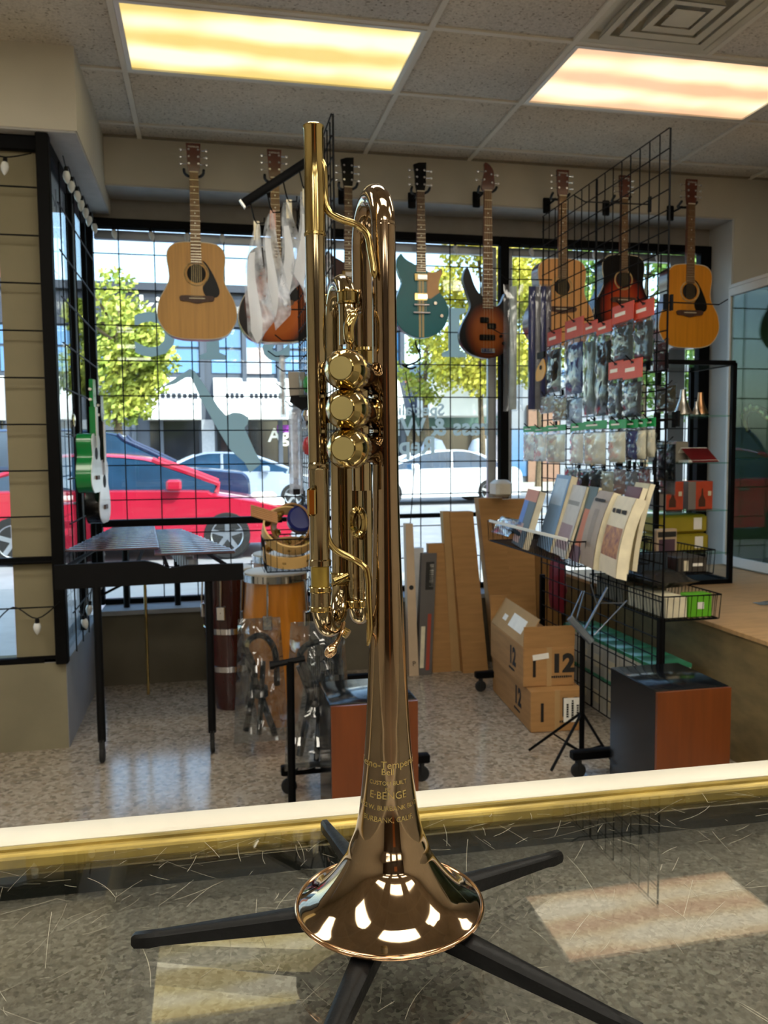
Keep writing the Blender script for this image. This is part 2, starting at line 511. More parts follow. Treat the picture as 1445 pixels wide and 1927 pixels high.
M_under = mat('soffit_white', 'b9b8b6', .7)
struct(B('trim_4', M_under, -.5, 4.69, 2.712, 3.24, 4.93, 2.7205), 'pale underside of the window bulkhead')
struct(B('trim_5', M_under, XL, 3.715, 2.622, -.505, 4.93, 2.6305), 'pale underside of the entrance bulkhead')
struct(B('baseboard_window', mat('brown_concrete', '5e5749', .85, 0, .15, 4, .1, 30), -.60, 4.72, 0, 3.25, 5.02, .40), 'low concrete wall under the shop window')
struct(B('trim_6', M_concg, -.60, 4.70, .40, 3.25, 5.02, .425), 'grey window sill')
struct(B('wall_stub', M_conc, XL, 3.76, 0, -.632, 3.95, .385), 'low tan concrete wall by the entrance')
struct(B('wall_return', M_concg, -.72, 3.762, 0, -.630, 4.75, .384), 'grey low return wall under the side window')
struct(B('trim_7', M_concg, -.72, 3.765, .385, -.618, 4.75, .40), 'grey sill of the side window')
struct(B('roof', M_wall, XL - .2, YB - .2, 3.27, XR + .2, 5.05, 5.2), 'unseen roof slab added to keep sunlight out of the shop')  # out of view, added above the ceiling to block the sun
struct(B('wall_column', mat('tan_column_paint', '837a60', .8, 0, .06, 5), -.84, 3.80, .385, -.668, 3.86, 2.63), 'tan panel beside the entrance glass')

dr = struct(B('door_1', mat('orange_wood_door', '9a5a24', .4, 0, .15, 3, stretch=(6, 1, .4)), .25, YB, 0, 1.15, YB + .05, 2.1), 'wooden door added on the unseen back wall')  # unseen door, added for an orange-brown stripe reflected in the bell
for k_ in range(4): B('panel', MATS['orange_wood_door'], .35 + (k_ % 2) * .38, YB + .05, .25 + (k_ // 2) * .95, .67 + (k_ % 2) * .38, YB + .062, 1.05 + (k_ // 2) * .95, dr)
# windows: black frames, glass, grille bars
def window(n, boxes, pane, lab, label_glass=None):
    w = sempty('window_%d' % n, ((pane[0] + pane[3]) / 2, (pane[1] + pane[4]) / 2, pane[2])); w['label'] = lab
    for b in boxes: B('window_frame', b[6] if len(b) > 6 else M_black, *b[:6], parent=w, c=.003)
    B('pane', M_glass, *pane, parent=w)
    return w
M_alu = mat('window_aluminium', '9aa0a8', .35, .6, .06, 8)
ZT, ZS = 2.60, .425
window(1, [(-.66, 4.90, ZS, -.60, 4.96, 2.62), (1.79, 4.90, ZS, 1.845, 4.96, 2.60), (-.60, 4.90, 2.55, 1.79, 4.96, 2.60), (-.60, 4.91, ZS, 1.79, 4.96, ZS + .03),
           (-.60, 4.87, .875, .42, 4.93, .915), (.42, 4.88, .88, 1.79, 4.93, .905), (1.73, 4.965, ZS, 1.785, 5.0, 2.55, M_alu), (-.60, 4.965, 2.50, 1.73, 5.0, 2.55, M_alu)],
       (-.60, 4.975, ZS + .03, 1.75, 4.981, 2.55), 'wide shop window with mirrored lettering')
window(2, [(3.16, 4.90, ZS, 3.238, 4.96, 2.60), (1.845, 4.90, 2.55, 3.16, 4.96, 2.60), (1.845, 4.91, ZS, 3.16, 4.96, ZS + .03), (1.85, 4.965, ZS, 1.89, 5.0, 2.55, M_alu),
           (2.98, 4.965, ZS, 3.10, 5.0, 2.55, M_alu), (1.89, 4.965, 2.50, 2.98, 5.0, 2.55, M_alu)], (1.89, 4.975, ZS + .03, 3.16, 4.981, 2.55), 'narrower shop window behind the right hand display rack')
window(3, [(-.667, 3.72, .385, -.617, 3.775, 2.62), (-.655, 4.35, .40, -.625, 4.39, 2.6), (-.66, 3.775, 2.56, -.625, 4.9, 2.62), (-.655, 4.52, .40, -.64, 4.56, 2.6, M_alu)],
       (-.650, 3.775, .40, -.645, 4.9, 2.56), 'side window of the entrance recess')
window(4, [(-2.2, 3.765, 2.56, -.667, 3.80, 2.62), (-2.2, 3.765, .385, -.667, 3.80, .41), (-2.26, 3.76, 0, -2.2, 3.82, 2.63), (-1.0, 3.765, .82, -.667, 3.80, .85)], (-2.2, 3.782, .41, -.84, 3.788, 2.56), 'front glazing left of the corner post')
struct(B('wall_entrance', M_wall, XL, 3.76, .385, -2.26, 3.95, 2.63), 'tan wall beyond the entrance glazing')

def grille(label, o, ax, length, verts, hors, z0, z1, r=.0035):
    """bars: verticals at distances verts along ax, horizontals at heights hors"""
    g = thing('window_grille', label, 'window grille', o)
    ax = Vector(ax)
    vsrc = hsrc = None
    for d in verts:
        if vsrc is None: vsrc = MB().tube([(0, 0, z0), (0, 0, z1)], r, 6).build('bar', M_wire, g, local=True); vsrc.location = ax * d; continue
        share(vsrc, 'bar', g, ax * d)
    off = ax.cross(Vector((0, 0, 1))) * (2 * r)
    for h in hors:
        if hsrc is None: hsrc = MB().tube([(0, 0, 0), ax * length], r, 6).build('bar', M_wire, g, local=True); hsrc.location = off + Vector((0, 0, h)); continue
        share(hsrc, 'bar', g, off + Vector((0, 0, h)))
    return g
HZ = [2.40 - .196 * k for k in range(10)]
grille('black wire security grille across the wide shop window', (-.60, 4.885, 0), (1, 0, 0), 2.39, [.14 + .192 * k for k in range(12)], HZ, .44, 2.56)
grille('black wire security grille across the right shop window', (1.845, 4.885, 0), (1, 0, 0), 1.31, [.06 + .192 * k for k in range(7)], HZ, .44, 2.56)
grille('black wire grille along the entrance side window', (-.605, 3.79, 0), (0, 1, 0), 1.08, [.10 + .2 * k for k in range(5)], [2.36 - .196 * k for k in range(10)], .40, 2.56)
grille('black wire grille in front of the tan entrance panel', (-2.2, 3.745, 0), (1, 0, 0), 1.53, [.12 + .2 * k for k in range(6)], [2.40 - .196 * k for k in range(10)], .41, 2.56)

# string lights
M_bulb = mat('frosted_bulb', 'd9dcdc', .25, 0, .05, 30, spec=.8)
def string_lights(label, pts, bulbs):
    t = thing('string_light', label, 'string lights', pts[0])
    MB().tube(spl(pts, 5), .003, 5).build('cord', M_blackp, t)
    src = None
    for b in bulbs:
        rot = (random.uniform(-.25, .25) , random.uniform(-.25, .25), 0)
        if src is None:
            src = MB().lathe([(0, -.062), (.007, -.054), (.014, -.040), (.0165, -.026), (.013, -.012), (.009, -.008)], 10).build('bulb', M_bulb, t, local=True)
            cp = MB().lathe([(.009, -.010), (.009, .008), (.006, .012)], 8).build('socket', M_blackp, src, local=True)
            o = src; k = cp
        else:
            o = share(src, 'bulb', t); share(cp, 'socket', o)
        o.location = Vector(b) - OFF[t.name]; o.rotation_euler = rot
zt = 2.545
def run(a, b, n, sag):
    pts = []; bl = []
    a = Vector(a); b = Vector(b)
    for i in range(n + 1):
        p = a.lerp(b, i / n)
        pts.append(p)
        if i < n:
            q = a.lerp(b, (i + .5) / n) - Vector((0, 0, sag)); pts.append(q); bl.append(q - Vector((0, 0, .012)))
    return pts, bl
p, b = run((-.58, 4.86, zt + .01), (1.78, 4.86, zt + .01), 12, .012)
string_lights('string of frosted bulbs along the top of the wide shop window', p, b)
p, b = run((1.86, 4.86, zt + .01), (3.14, 4.86, zt + .01), 6, .012)
string_lights('string of frosted bulbs along the top of the right shop window', p, b)
p, b = run((-.572, 3.80, 2.555), (-.572, 4.84, 2.57), 7, .02)
string_lights('string of frosted bulbs running along the top of the entrance side window', p, b)
p, b = run((-.575, 3.80, .60), (-.575, 4.68, .70), 4, .05)
string_lights('string of frosted bulbs sagging low across the entrance side window', p, b)
p, b = run((-1.2, 3.712, .62), (-.64, 3.712, .66), 3, .06)
string_lights('string of frosted bulbs sagging in front of the tan entrance panel', p, b)
p, b = run((-1.3, 3.714, 2.52), (-.68, 3.714, 2.53), 3, .02)
string_lights('string of frosted bulbs on the top bar by the entrance', p, b)

# ================================================================== glass counter
ZG = .975                                   # top of the glass
cnt = thing('display_counter', 'glass topped display counter with cream and brass metal rim', 'counter', (.2, .36, 0), -.0205)
M_rim = mat('cream_rim_metal', 'cdc8ba', .5, .0, .06, 9)
M_rimb = mat('worn_brass_rim', 'a8924c', .4, .5, .45, 14, stretch=(1, 6, 1))
M_deck = speckle('speckled_laminate', [(0, '45423a'), (.25, '67635a'), (.6, '78746a'), (.85, '918d82'), (1, '57534a')], 330, .55, big=9)
M_dark = mat('dark_case_wall', '1c211d', .6, 0, .2, 8)
M_lam = mat('counter_laminate', '8a8069', .5, 0, .1, 6)
CX0, CX1 = -2.2, 1.9
yo = .377                                   # outer back edge in counter axes
gt_ = B('glass_top', glassmat('counter_glass', 'fbfcfb', 2.3), CX0, -.36, ZG - .008, CX1, yo - .052, ZG, cnt, local=True)
MB().box(CX0, yo - .033, ZG - .05, CX1, yo, ZG + .002, None, .002).build('top_rail', M_rim, cnt, local=True)
MB().box(CX0, yo - .056, ZG - .012, CX1, yo - .0335, ZG + .001, None, .003).box(CX0, yo - .047, ZG - .01, CX1, yo - .043, ZG + .003).build('rail_lip', M_rimb, cnt, local=True)
B('deck', M_deck, CX0, -.36, ZG - .07, CX1, yo - .043, ZG - .042, cnt, local=True)
B('case_wall', M_dark, CX0, yo - .043, ZG - .07, CX1, yo - .034, ZG - .012, cnt, local=True)
B('case_body', M_lam, CX0, -.35, .08, CX1, yo - .004, ZG - .07, cnt, local=True)
B('plinth', M_dark, CX0 + .02, -.33, 0, CX1 - .02, yo - .04, .08, cnt, local=True)
B('front_rail', M_rim, CX0, -.38, ZG - .05, CX1, -.36, ZG + .002, cnt, .002, local=True)

rs_ = random.Random(11)
sc_ = MB()
for k in range(1500):                       # hairline scratches cut into the glass
    cx = rs_.uniform(-.75, .75); cy = rs_.uniform(-.12, yo - .06); a = rs_.gauss(.5, 1.1); Ls = rs_.choice((.006, .01, .014, .02, .03, .05)) * rs_.uniform(.6, 1.4)
    if cy < .12 and rs_.random() < .45: continue
    bend = rs_.gauss(0, .25); w_ = rs_.uniform(.00006, .00017); n0 = len(sc_.v)
    x, y = cx, cy
    for q in range(5):
        sc_.v += [Vector((x - math.sin(a) * w_, y + math.cos(a) * w_, ZG + .00015)), Vector((x + math.sin(a) * w_, y - math.cos(a) * w_, ZG + .00015))]
        x += math.cos(a) * Ls / 4; y += math.sin(a) * Ls / 4; a += bend / 4
        if y > yo - .058: break
    m_ = (len(sc_.v) - n0) // 2
    sc_.f += [(n0 + 2 * q, n0 + 2 * q + 1, n0 + 2 * q + 3, n0 + 2 * q + 2) for q in range(m_ - 1)]
stuff(sc_.build('scratches', mat('glass_scratch', '9a9686', .8, 0, .2, 30), gt_, local=True))

# ================================================================== trumpet stand
AX = Vector((.1105, .514, 0))
st = thing('trumpet_stand', 'black five legged folding trumpet stand on the glass counter', 'instrument stand', (AX.x, AX.y, ZG))
M_stand = mat('stand_black', '070708', .45, 0, .15, 40, .05, 200, spec=.2)
leg = MB()
L0, L1 = .012, .170
secs = [(L0, .014, .026, .0085), (.05, .011, .0235, .0075), (.15, .0022, .0105, .0042), (.158, .0004, .0098, .004), (L1 - .002, .0004, .0088, .0036), (L1, .0025, .0070, .003)]
vs = []; fs = []
for (rr, zb, ztp, w) in secs:
    k = w * .55
    vs += [(rr, -w, zb), (rr, w, zb), (rr, w, ztp - .002), (rr, k, ztp), (rr, -k, ztp), (rr, -w, ztp - .002)]
for i in range(len(secs) - 1):
    for k in range(6):
        q = (k + 1) % 6
        fs.append((i * 6 + k, i * 6 + q, i * 6 + 6 + q, i * 6 + 6 + k))
fs += [(5, 4, 3, 2, 1, 0), tuple(range(len(vs) - 6, len(vs)))]
leg.add(vs, fs)
ls = leg.build('leg', M_stand, st, local=True)
ls.rotation_euler = (0, 0, math.radians(25))
for a in (97, 170, 241, 313): share(ls, 'leg', st, (0, 0, 0), (0, 0, math.radians(a)))
MB().lathe([(.016, .008), (.018, .012), (.018, .028), (.013, .032), (.011, .06), (.012, .15), (.009, .16), (0, .162)], 20).build('peg', M_stand, st, local=True)

# ================================================================== trumpet
tp = thing('trumpet', 'lacquered brass trumpet standing bell down on a black stand', 'trumpet', (AX.x, AX.y, ZG + .022))
def Q(px, py, dy=0.0): return W(px, py, y=AX.y + dy)
def axz(py): return W(733, py, y=AX.y).z
# bell: radius measured from the outline, exponential flare to the rim
prof = []
for py, hw in ((420, 22.5), (600, 23.2), (800, 24), (950, 25.5), (1100, 29.5), (1230, 35), (1330, 39.5), (1400, 43.5), (1495, 52), (1555, 62), (1590, 75)):
    p = W(722, py, y=AX.y)
    dep = (p - CAM).dot(FWD)
    prof.append((hw * dep / FPX, p.z))
zr = 1.0005
prof = [q for q in prof if q[1] > zr + .036]
prof += [(.0290, zr + .032), (.0345, zr + .0235), (.0410, zr + .0155), (.0480, zr + .0085), (.0545, zr + .0038), (.0600, zr + .0008), (.0612, zr)]
fine = [(v.x, v.y) for v in spl([(r, z, 0) for r, z in prof], 5)]
BELL = fine[::-1]
def bell_r(z):
    for (r0, z0), (r1, z1) in zip(BELL, BELL[1:]):
        if z0 <= z <= z1: return r0 + (r1 - r0) * (z - z0) / max(1e-9, z1 - z0)
    return BELL[-1][0]
mbell = mat('bell_brass', '97826a', .06, 1, .12, 30, stretch=(1, 1, .15))
outer = BELL
inner = [(max(.003, r - .0007), z + (.0006 if z < zr + .03 else 0)) for r, z in BELL][::-1]
mb = MB().lathe(outer + inner, 64, T(AX.x, AX.y, 0), caps=False)
bell = mb.build('bell', mbell, tp, ang=60)
MB().tube([(AX.x + .0612 * math.cos(a), AX.y + .0612 * math.sin(a), zr) for a in [2 * PI * k / 72 for k in range(72)]], .0016, 10, closed=True).build('bell_rim', mat('rim_wire_brass', 'd5a982', .08, 1), tp)
# bow at the top, returning down behind
rb = .0076
pz = axz(420)
top = Q(720, 325).z
bk = W(684, 620, y=AX.y + .052)
c = (Vector((AX.x, AX.y, 0)) + Vector((bk.x, bk.y, 0))) / 2
hd = (Vector((bk.x, bk.y, 0)) - Vector((AX.x, AX.y, 0))) / 2
zc_ = top - rb - hd.length
pts = [(AX.x, AX.y, pz), (AX.x, AX.y, (pz + zc_) / 2)]
for k in range(0, 17):
    a = PI * k / 16
    p = c - hd * math.cos(a); pts.append((p.x, p.y, zc_ + hd.length * math.sin(a)))
zlow = W(684, 690, y=bk.y).z
pts += [(bk.x, bk.y, (zc_ + zlow) / 2), (bk.x, bk.y, zlow)]
MB().tube(pts, rb, 28).build('bell_bow', mbell, tp, ang=60)
def ferrule(p0, p1, r, name='ferrule', m=None, par=None):
    p0 = Vector(p0); p1 = Vector(p1); d = p1 - p0
    b = MB().tube([p0, p0 + d * .12, p0 + d * .16, p0 + d * .84, p0 + d * .88, p1], [r + .0008, r + .0012, r + .0005, r + .0005, r + .0012, r + .0008], 24)
    return b.build(name, m or M_brass2, par or tp)
ferrule((bk.x, bk.y, W(684, 655, y=bk.y).z), (bk.x, bk.y, W(684, 700, y=bk.y).z), rb)
# leadpipe with mouthpiece receiver
lpx = W(595, 600, y=.506)
LX, LY = lpx.x, .506
def lz(py): return W(595, py, y=LY).z
zb_ = lz(1142)
MB().tube([(LX, LY, lz(440)), (LX, LY, lz(620)), (LX, LY, lz(876))], .0060, 24).build('leadpipe', M_brass, tp, ang=60)
MB().tube([(LX, LY, lz(236)), (LX, LY, lz(238)), (LX, LY, lz(243)), (LX, LY, lz(246)), (LX, LY, lz(340)), (LX, LY, lz(438)), (LX, LY, lz(440)), (LX, LY, lz(444)), (LX, LY, lz(446))],
          [.0056, .0064, .0064, .0059, .0060, .0063, .0067, .0067, .0060], 28).build('mouthpiece_receiver', M_brass2, tp, ang=30)
MB().tube([(LX, LY, lz(870)), (LX, LY, lz(873)), (LX, LY, lz(876)), (LX, LY, lz(882)), (LX, LY, lz(885)), (LX, LY, lz(1052)), (LX, LY, lz(1054)), (LX, LY, lz(1064)), (LX, LY, lz(1066))],
          [.0060, .0065, .0062, .0065, .0061, .0062, .0070, .0070, .0060], 28).build('outer_slide_tube', M_brass, tp, ang=30)
MB().tube([(LX, LY, lz(1064)), (LX, LY, lz(1112))], .0058, 24).build('inner_slide_tube', mat('dull_brass', 'b39a4e', .35, 1, .2, 60), tp)
# tuning slide crook
tbk = W(640, 1000, y=LY + .048)
zt1 = lz(1104)
zc2 = lz(1216) + .0062 + 0.0
hd2 = (Vector((tbk.x, tbk.y, 0)) - Vector((LX, LY, 0))) / 2
c2 = Vector((LX, LY, 0)) + hd2
zcc = lz(1216) + .0066 + hd2.length * .95
pts = [(LX, LY, zt1), (LX, LY, lz(1142)), (LX, LY, zcc)]
for k in range(1, 16):
    a = PI * k / 16
    p = c2 - hd2 * math.cos(a); pts.append((p.x, p.y, zcc - hd2.length * .95 * math.sin(a)))
pts += [(tbk.x, tbk.y, zcc), (tbk.x, tbk.y, W(640, 1080, y=tbk.y).z)]
MB().tube(pts, .0063, 26).build('tuning_slide', M_brass, tp, ang=60)
ferrule((LX, LY, lz(1103)), (LX, LY, lz(1114)), .0062)
ferrule((LX, LY, lz(1140)), (LX, LY, lz(1150)), .0062)
zq = lambda py: W(640, py, y=tbk.y).z
MB().tube([(tbk.x, tbk.y, zq(1082)), (tbk.x, tbk.y, zq(870))], .0060, 24).build('return_tube', M_brass, tp, ang=60)
ferrule((tbk.x, tbk.y, zq(1100)), (tbk.x, tbk.y, zq(1076)), .0062)
# third valve slide, hanging between
s3 = [W(668, 1000, y=.548), W(686, 1000, y=.585)]
z3b = W(676, 1185, y=.55).z
pts = [(s3[0].x, s3[0].y, W(676, 860, y=.55).z), (s3[0].x, s3[0].y, z3b + .026)]
h3 = (Vector((s3[1].x, s3[1].y, 0)) - Vector((s3[0].x, s3[0].y, 0))) / 2
for k in range(1, 12):
    a = PI * k / 12
    p = Vector((s3[0].x, s3[0].y, 0)) + h3 - h3 * math.cos(a); pts.append((p.x, p.y, z3b + .026 - .0195 * math.sin(a)))
pts += [(s3[1].x, s3[1].y, z3b + .026), (s3[1].x, s3[1].y, W(676, 860, y=.55).z)]
MB().tube(pts, .0060, 22).build('third_valve_slide', M_brass, tp, ang=60)
ferrule((s3[0].x, s3[0].y, W(676, 1128, y=.548).z), (s3[0].x, s3[0].y, W(676, 1142, y=.548).z), .0062)
ctr = W(672, 982, y=.538)
MB().tube([ctr + Vector((.0040 * math.cos(a), -.004, .0082 * math.sin(a))) for a in [2 * PI * k / 24 for k in range(24)]], .0026, 8, closed=True).tube([ctr + Vector((.002, .012, -.006)), ctr + Vector((.002, -.004, -.010))], .002, 8).build('finger_ring', M_brass2, tp)
# first valve slide crook at the top
f1 = W(655, 580, y=.520); f2 = W(628, 580, y=.560)
zf = W(655, 508, y=.525).z
h1 = (Vector((f2.x, f2.y, 0)) - Vector((f1.x, f1.y, 0))) / 2
pts = [(f1.x, f1.y, W(655, 650, y=.52).z), (f1.x, f1.y, zf - .0285)]
for k in range(1, 14):
    a = PI * k / 14
    p = Vector((f1.x, f1.y, 0)) + h1 - h1 * math.cos(a); pts.append((p.x, p.y, zf - .0285 + .0225 * math.sin(a)))
pts += [(f2.x, f2.y, zf - .0285), (f2.x, f2.y, W(628, 720, y=.56).z)]
MB().tube(pts, .0059, 24).build('first_valve_slide', M_brass, tp, ang=60)
ferrule((f1.x, f1.y, W(655, 548, y=.52).z), (f1.x, f1.y, W(655, 572, y=.52).z), .0062)
ferrule((f2.x, f2.y, W(628, 556, y=.56).z), (f2.x, f2.y, W(628, 578, y=.56).z), .0062)
sd1 = W(658, 620, y=.508)
MB().tube(spl([sd1 + Vector((.006, .004, .012)), sd1 + Vector((.002, -.006, .009)), sd1 + Vector((-.002, -.009, 0)), sd1 + Vector((-.001, -.006, -.009)), sd1 + Vector((.0, .002, -.012))], 5), [.0022] * 6 + [.0034] * 9 + [.0024] * 6, 10).build('thumb_saddle', M_brass2, tp)
# valves: casings run away from the camera, buttons face it
VA = math.radians(21)
vd = Vector((math.sin(VA), math.cos(VA), 0))
M_button = mat('button_inlay', 'a89a66', .35, .6, .06, 40)
M_knurl = mat('knurled_nickel', 'c9c5b8', .2, 1, .1, 30)
for i, (bx, by) in enumerate(((641, 692), (643, 768), (645, 844))):
    f = W(bx, by, y=.452)
    m = frame_m(f, vd.cross(Vector((0, 0, 1))), Vector((0, 0, 1)))
    m = Matrix(((m[0][0], m[0][1], vd.x, f.x), (m[1][0], m[1][1], vd.y, f.y), (m[2][0], m[2][1], vd.z, f.z), (0, 0, 0, 1)))
    v = MB().lathe([(.0104, .026), (.0104, .118), (.0112, .119), (.0116, .128), (.008, .131), (0, .131)], 26, m).build('valve', M_brass, tp)
    MB().lathe([(0, .0005), (.0064, .0005), (.0066, .0), (.0072, .0003), (.0100, .0045), (.0116, .0095), (.0113, .0135), (.0085, .0165), (.0040, .0175), (.004, .02)], 32, m).build('finger_button', M_brass2, v, ang=25)
    MB().lathe([(0, -.0002), (.0063, -.0002), (.0064, .0008)], 28, m).build('button_face', M_button, v)
    kn = MB()
    kn.lathe([(.009, .0195), (.0105, .0195)], 30, m, caps=False)
    vs = []; fs = []; NK = 60
    for z in (.0195, .0285):
        for k in range(NK):
            r = .0118 if k % 2 else .0112; a = 2 * PI * k / NK; vs.append((r * math.cos(a), r * math.sin(a), z))
    fs = [(k, (k + 1) % NK, NK + (k + 1) % NK, NK + k) for k in range(NK)] + [tuple(range(NK))[::-1], tuple(range(NK, 2 * NK))]
    kn.add(vs, fs, m); kn.build('knurled_cap', M_knurl, v, ang=10)
    f2_ = f + vd * .06
    MB().tube([f + vd * .055 + Vector((0, 0, -.005)), f + vd * .055 + Vector((0, 0, -.026))], .0058, 16).build('crossover_tube', M_brass, tp)
# braces between tubes, with round flanges
def flange(p, d, r):
    d = Vector(d).normalized(); u = d.orthogonal().normalized()
    m = frame_m(p, u, d.cross(u))
    return MB().lathe([(r, -.0002), (r, .0009), (r * .55, .0016), (.0028, .0035), (.0026, .008)], 24, m).build('brace_flange', M_brass2, tp)
p1 = Vector((LX + .0055, LY - .002, lz(772))); p2 = Vector((AX.x - .0075, AX.y - .002, lz(772)))
MB().tube([p1, p2], .0023, 12).build('brace', M_brass2, tp)
flange(p1, p2 - p1, .0082); flange(p2, p1 - p2, .0082)
mb = MB().tube(spl([Q(602, 300, -.010), Q(609, 318, -.010), Q(611, 365, -.009), Q(618, 398, -.009), Q(640, 412, -.008), Q(668, 422, -.007), Q(690, 440, -.007), Q(697, 470, -.007), Q(702, 500, -.0075), Q(705, 524, -.0082)], 6),
               [.0012] + [.0022] * 50 + [.0022, .0018, .0012, .0008], 10)
mb.build('upper_brace', M_brass2, tp)
MB().tube(spl([Q(611, 930, -.009), Q(613, 975, -.009), Q(618, 1015, -.009), Q(632, 1035, -.008), Q(660, 1050, -.007), Q(685, 1066, -.008), Q(692, 1085, -.0085), Q(694, 1130, -.009), Q(696, 1185, -.0095), Q(692, 1215, -.010)], 6),
          [.0012] + [.0021] * 48 + [.002, .0018, .0016, .0014, .001, .0008], 10).build('lower_brace', M_brass2, tp)
hk = Q(586, 945, -.016)
MB().box(-.0026, -.0012, -.0085, .0026, .0012, .0085, T(*hk), .0011).tube([hk + Vector((0, 0, .006)), Vector((LX, LY, hk.z + .008))], .0018, 8).build('finger_hook', M_brass2, tp)
wk = Q(622, 1224, -.006)
MB().tube(spl([Q(648, 1172, .02), Q(642, 1192, .012), Q(634, 1208, .0), Q(626, 1220, -.006), Q(614, 1236, -.008)], 5), [.0012, .0013, .0014, .0014, .0015, .0015, .0015, .0015, .0016, .0016, .0017, .0018, .0019, .002, .0025, .0032, .0037, .0036, .0032, .0026, .0012], 10).build('water_key', mat('water_key_brass', 'd8b48c', .1, 1), tp)
MB().tube([Q(646, 1188, .018), Q(655, 1194, .016)], .0033, 12).build('water_key_cork', M_brass2, tp)
MB().tube([Vector((tbk.x - .006, tbk.y - .008, zq(1090))), Vector((tbk.x + .006, tbk.y - .006, zq(1078)))], .0022, 10).tube([Vector((tbk.x - .007, tbk.y - .006, zq(1098))), Vector((tbk.x + .004, tbk.y - .009, zq(1086)))], .0013, 8).build('slide_stop', M_brass2, tp)
# engraving wrapped on the bell
M_engr = mat('engraved_line', 'e8d08a', .3, 1, .1, 60)
a0 = math.atan2(-AX.y, -AX.x) - .02
for txt, py, size in (('Resno-Tempered', 1412, .0066), ('Bell', 1424, .0058), ('CUSTOM BUILT', 1444, .0037), ('BY', 1455, .0034), ('E·BENGE', 1466, .0066), ('1122 W. BURBANK BLVD', 1488, .0042), ('BURBANK, CALIF.', 1508, .0046)):
    zc0 = axz(py) - .004
    def wrap(v, zc0=zc0):
        z = zc0 + v.y; r = bell_r(z) + .00025; a = a0 + v.x / bell_r(zc0)
        return Vector((AX.x + r * math.cos(a), AX.y + r * math.sin(a), z))
    text_mb(txt, size, wrap).build('engraving', M_engr, bell)

# ================================================================== guitars on the wall
GY = 4.50
def burst(name, c_in, c_mid, c_out, cz, r0, r1):
    """sunburst finish: dark at the edges, by distance from the middle of the top"""
    m = bpy.data.materials.new(name); m.use_nodes = True
    nt = m.node_tree; n = nt.nodes; l = nt.links; b = n['Principled BSDF']
    tc = n.new('ShaderNodeTexCoord'); mp = n.new('ShaderNodeMapping'); l.new(tc.outputs['Object'], mp.inputs[0])
    mp.inputs['Location'].default_value = (0, 0, -cz); mp.inputs['Scale'].default_value = (1.25, 0, 1)
    ln = n.new('ShaderNodeVectorMath'); ln.operation = 'LENGTH'; l.new(mp.outputs[0], ln.inputs[0])
    mr = n.new('ShaderNodeMapRange'); mr.inputs[1].default_value = r0; mr.inputs[2].default_value = r1; l.new(ln.outputs['Value'], mr.inputs[0])
    nz = n.new('ShaderNodeTexNoise'); nz.inputs['Scale'].default_value = 14
    mp2 = n.new('ShaderNodeMapping'); mp2.inputs['Scale'].default_value = (8, 1, .4); l.new(tc.outputs['Object'], mp2.inputs[0]); l.new(mp2.outputs[0], nz.inputs['Vector'])
    ma = n.new('ShaderNodeMath'); ma.operation = 'MULTIPLY_ADD'; ma.inputs[1].default_value = .12; l.new(nz.outputs['Fac'], ma.inputs[0]); l.new(mr.outputs[0], ma.inputs[2])
    cr = n.new('ShaderNodeValToRGB'); e = cr.color_ramp.elements
    e[0].position = .1; e[0].color = lin(c_in); e[1].position = .85; e[1].color = lin(c_out); k = e.new(.5); k.color = lin(c_mid)
    l.new(ma.outputs[0], cr.inputs[0]); l.new(cr.outputs[0], b.inputs['Base Color'])
    b.inputs['Roughness'].default_value = .3; b.inputs['Specular IOR Level'].default_value = .22
    return m
M_spruce = mat('spruce_top', 'cf9c54', .35, 0, .1, 10, stretch=(9, 1, .35), spec=.3)
M_spruce2 = mat('honey_spruce_top', 'cf8622', .35, 0, .1, 10, stretch=(9, 1, .35), spec=.3)
M_spruce3 = mat('pale_spruce_top', 'd79c5c', .35, 0, .08, 10, stretch=(9, 1, .35), coat=.2)
M_mahog = mat('mahogany_sides', '5a2c16', .3, 0, .2, 8, stretch=(1, 1, 5), coat=.3)
M_blackg = mat('gloss_black', '060606', .2, 0, .1, 10, spec=.25)
M_rosew = mat('rosewood', '4a2c1d', .5, 0, .25, 20, stretch=(6, 1, .6))
M_rosewl = mat('worn_rosewood', '6b4a30', .5, 0, .25, 20, stretch=(6, 1, .6))
M_hole = mat('sound_hole_dark', '120b07', .8)
M_ros = mat('rosette_ring', 'b99a64', .4, 0, .3, 80)
M_pick = mat('dark_pickguard', '0c0b0a', .35, spec=.2)
M_bind = mat('cream_binding', 'e2d8bd', .4)
M_fret = mat('fret_wire', 'b9b2a2', .25, 1)
M_pearl = mat('pearl_dot', 'e8e6dc', .3)
M_string = mat('string_wire', 'c9b58a', .3, 1)
M_headred = mat('headstock_rosewood', '5c2a1c', .25, 0, .2, 15, coat=.4)
FM = RX(PI / 2)                     # outline xy -> x and z, thickness towards -y
def arcs(half):
    """mirror a right-hand outline (hw, z) into a closed curve"""
    r = [Vector((h, z, 0)) for h, z in half]
    cv = spl(r, 5)
    pts = [(v.x, v.y) for v in cv]
    return pts + [(-x, z) for x, z in pts[-2:0:-1]]
DREAD = arcs([(0, 0), (.085, .003), (.15, .026), (.192, .085), (.200, .135), (.186, .2), (.152, .262), (.137, .305), (.139, .35), (.146, .402), (.140, .448), (.108, .480), (.058, .490), (0, .491)])
def disc(r, n=28, cx=0, cz=0): return [(cx + r * math.cos(2 * PI * k / n), cz + r * math.sin(2 * PI * k / n)) for k in range(n)]
def scaled(o, f, c=(0, .22)): return [(c[0] + (x - c[0]) * f, c[1] + (z - c[1]) * f) for x, z in o]
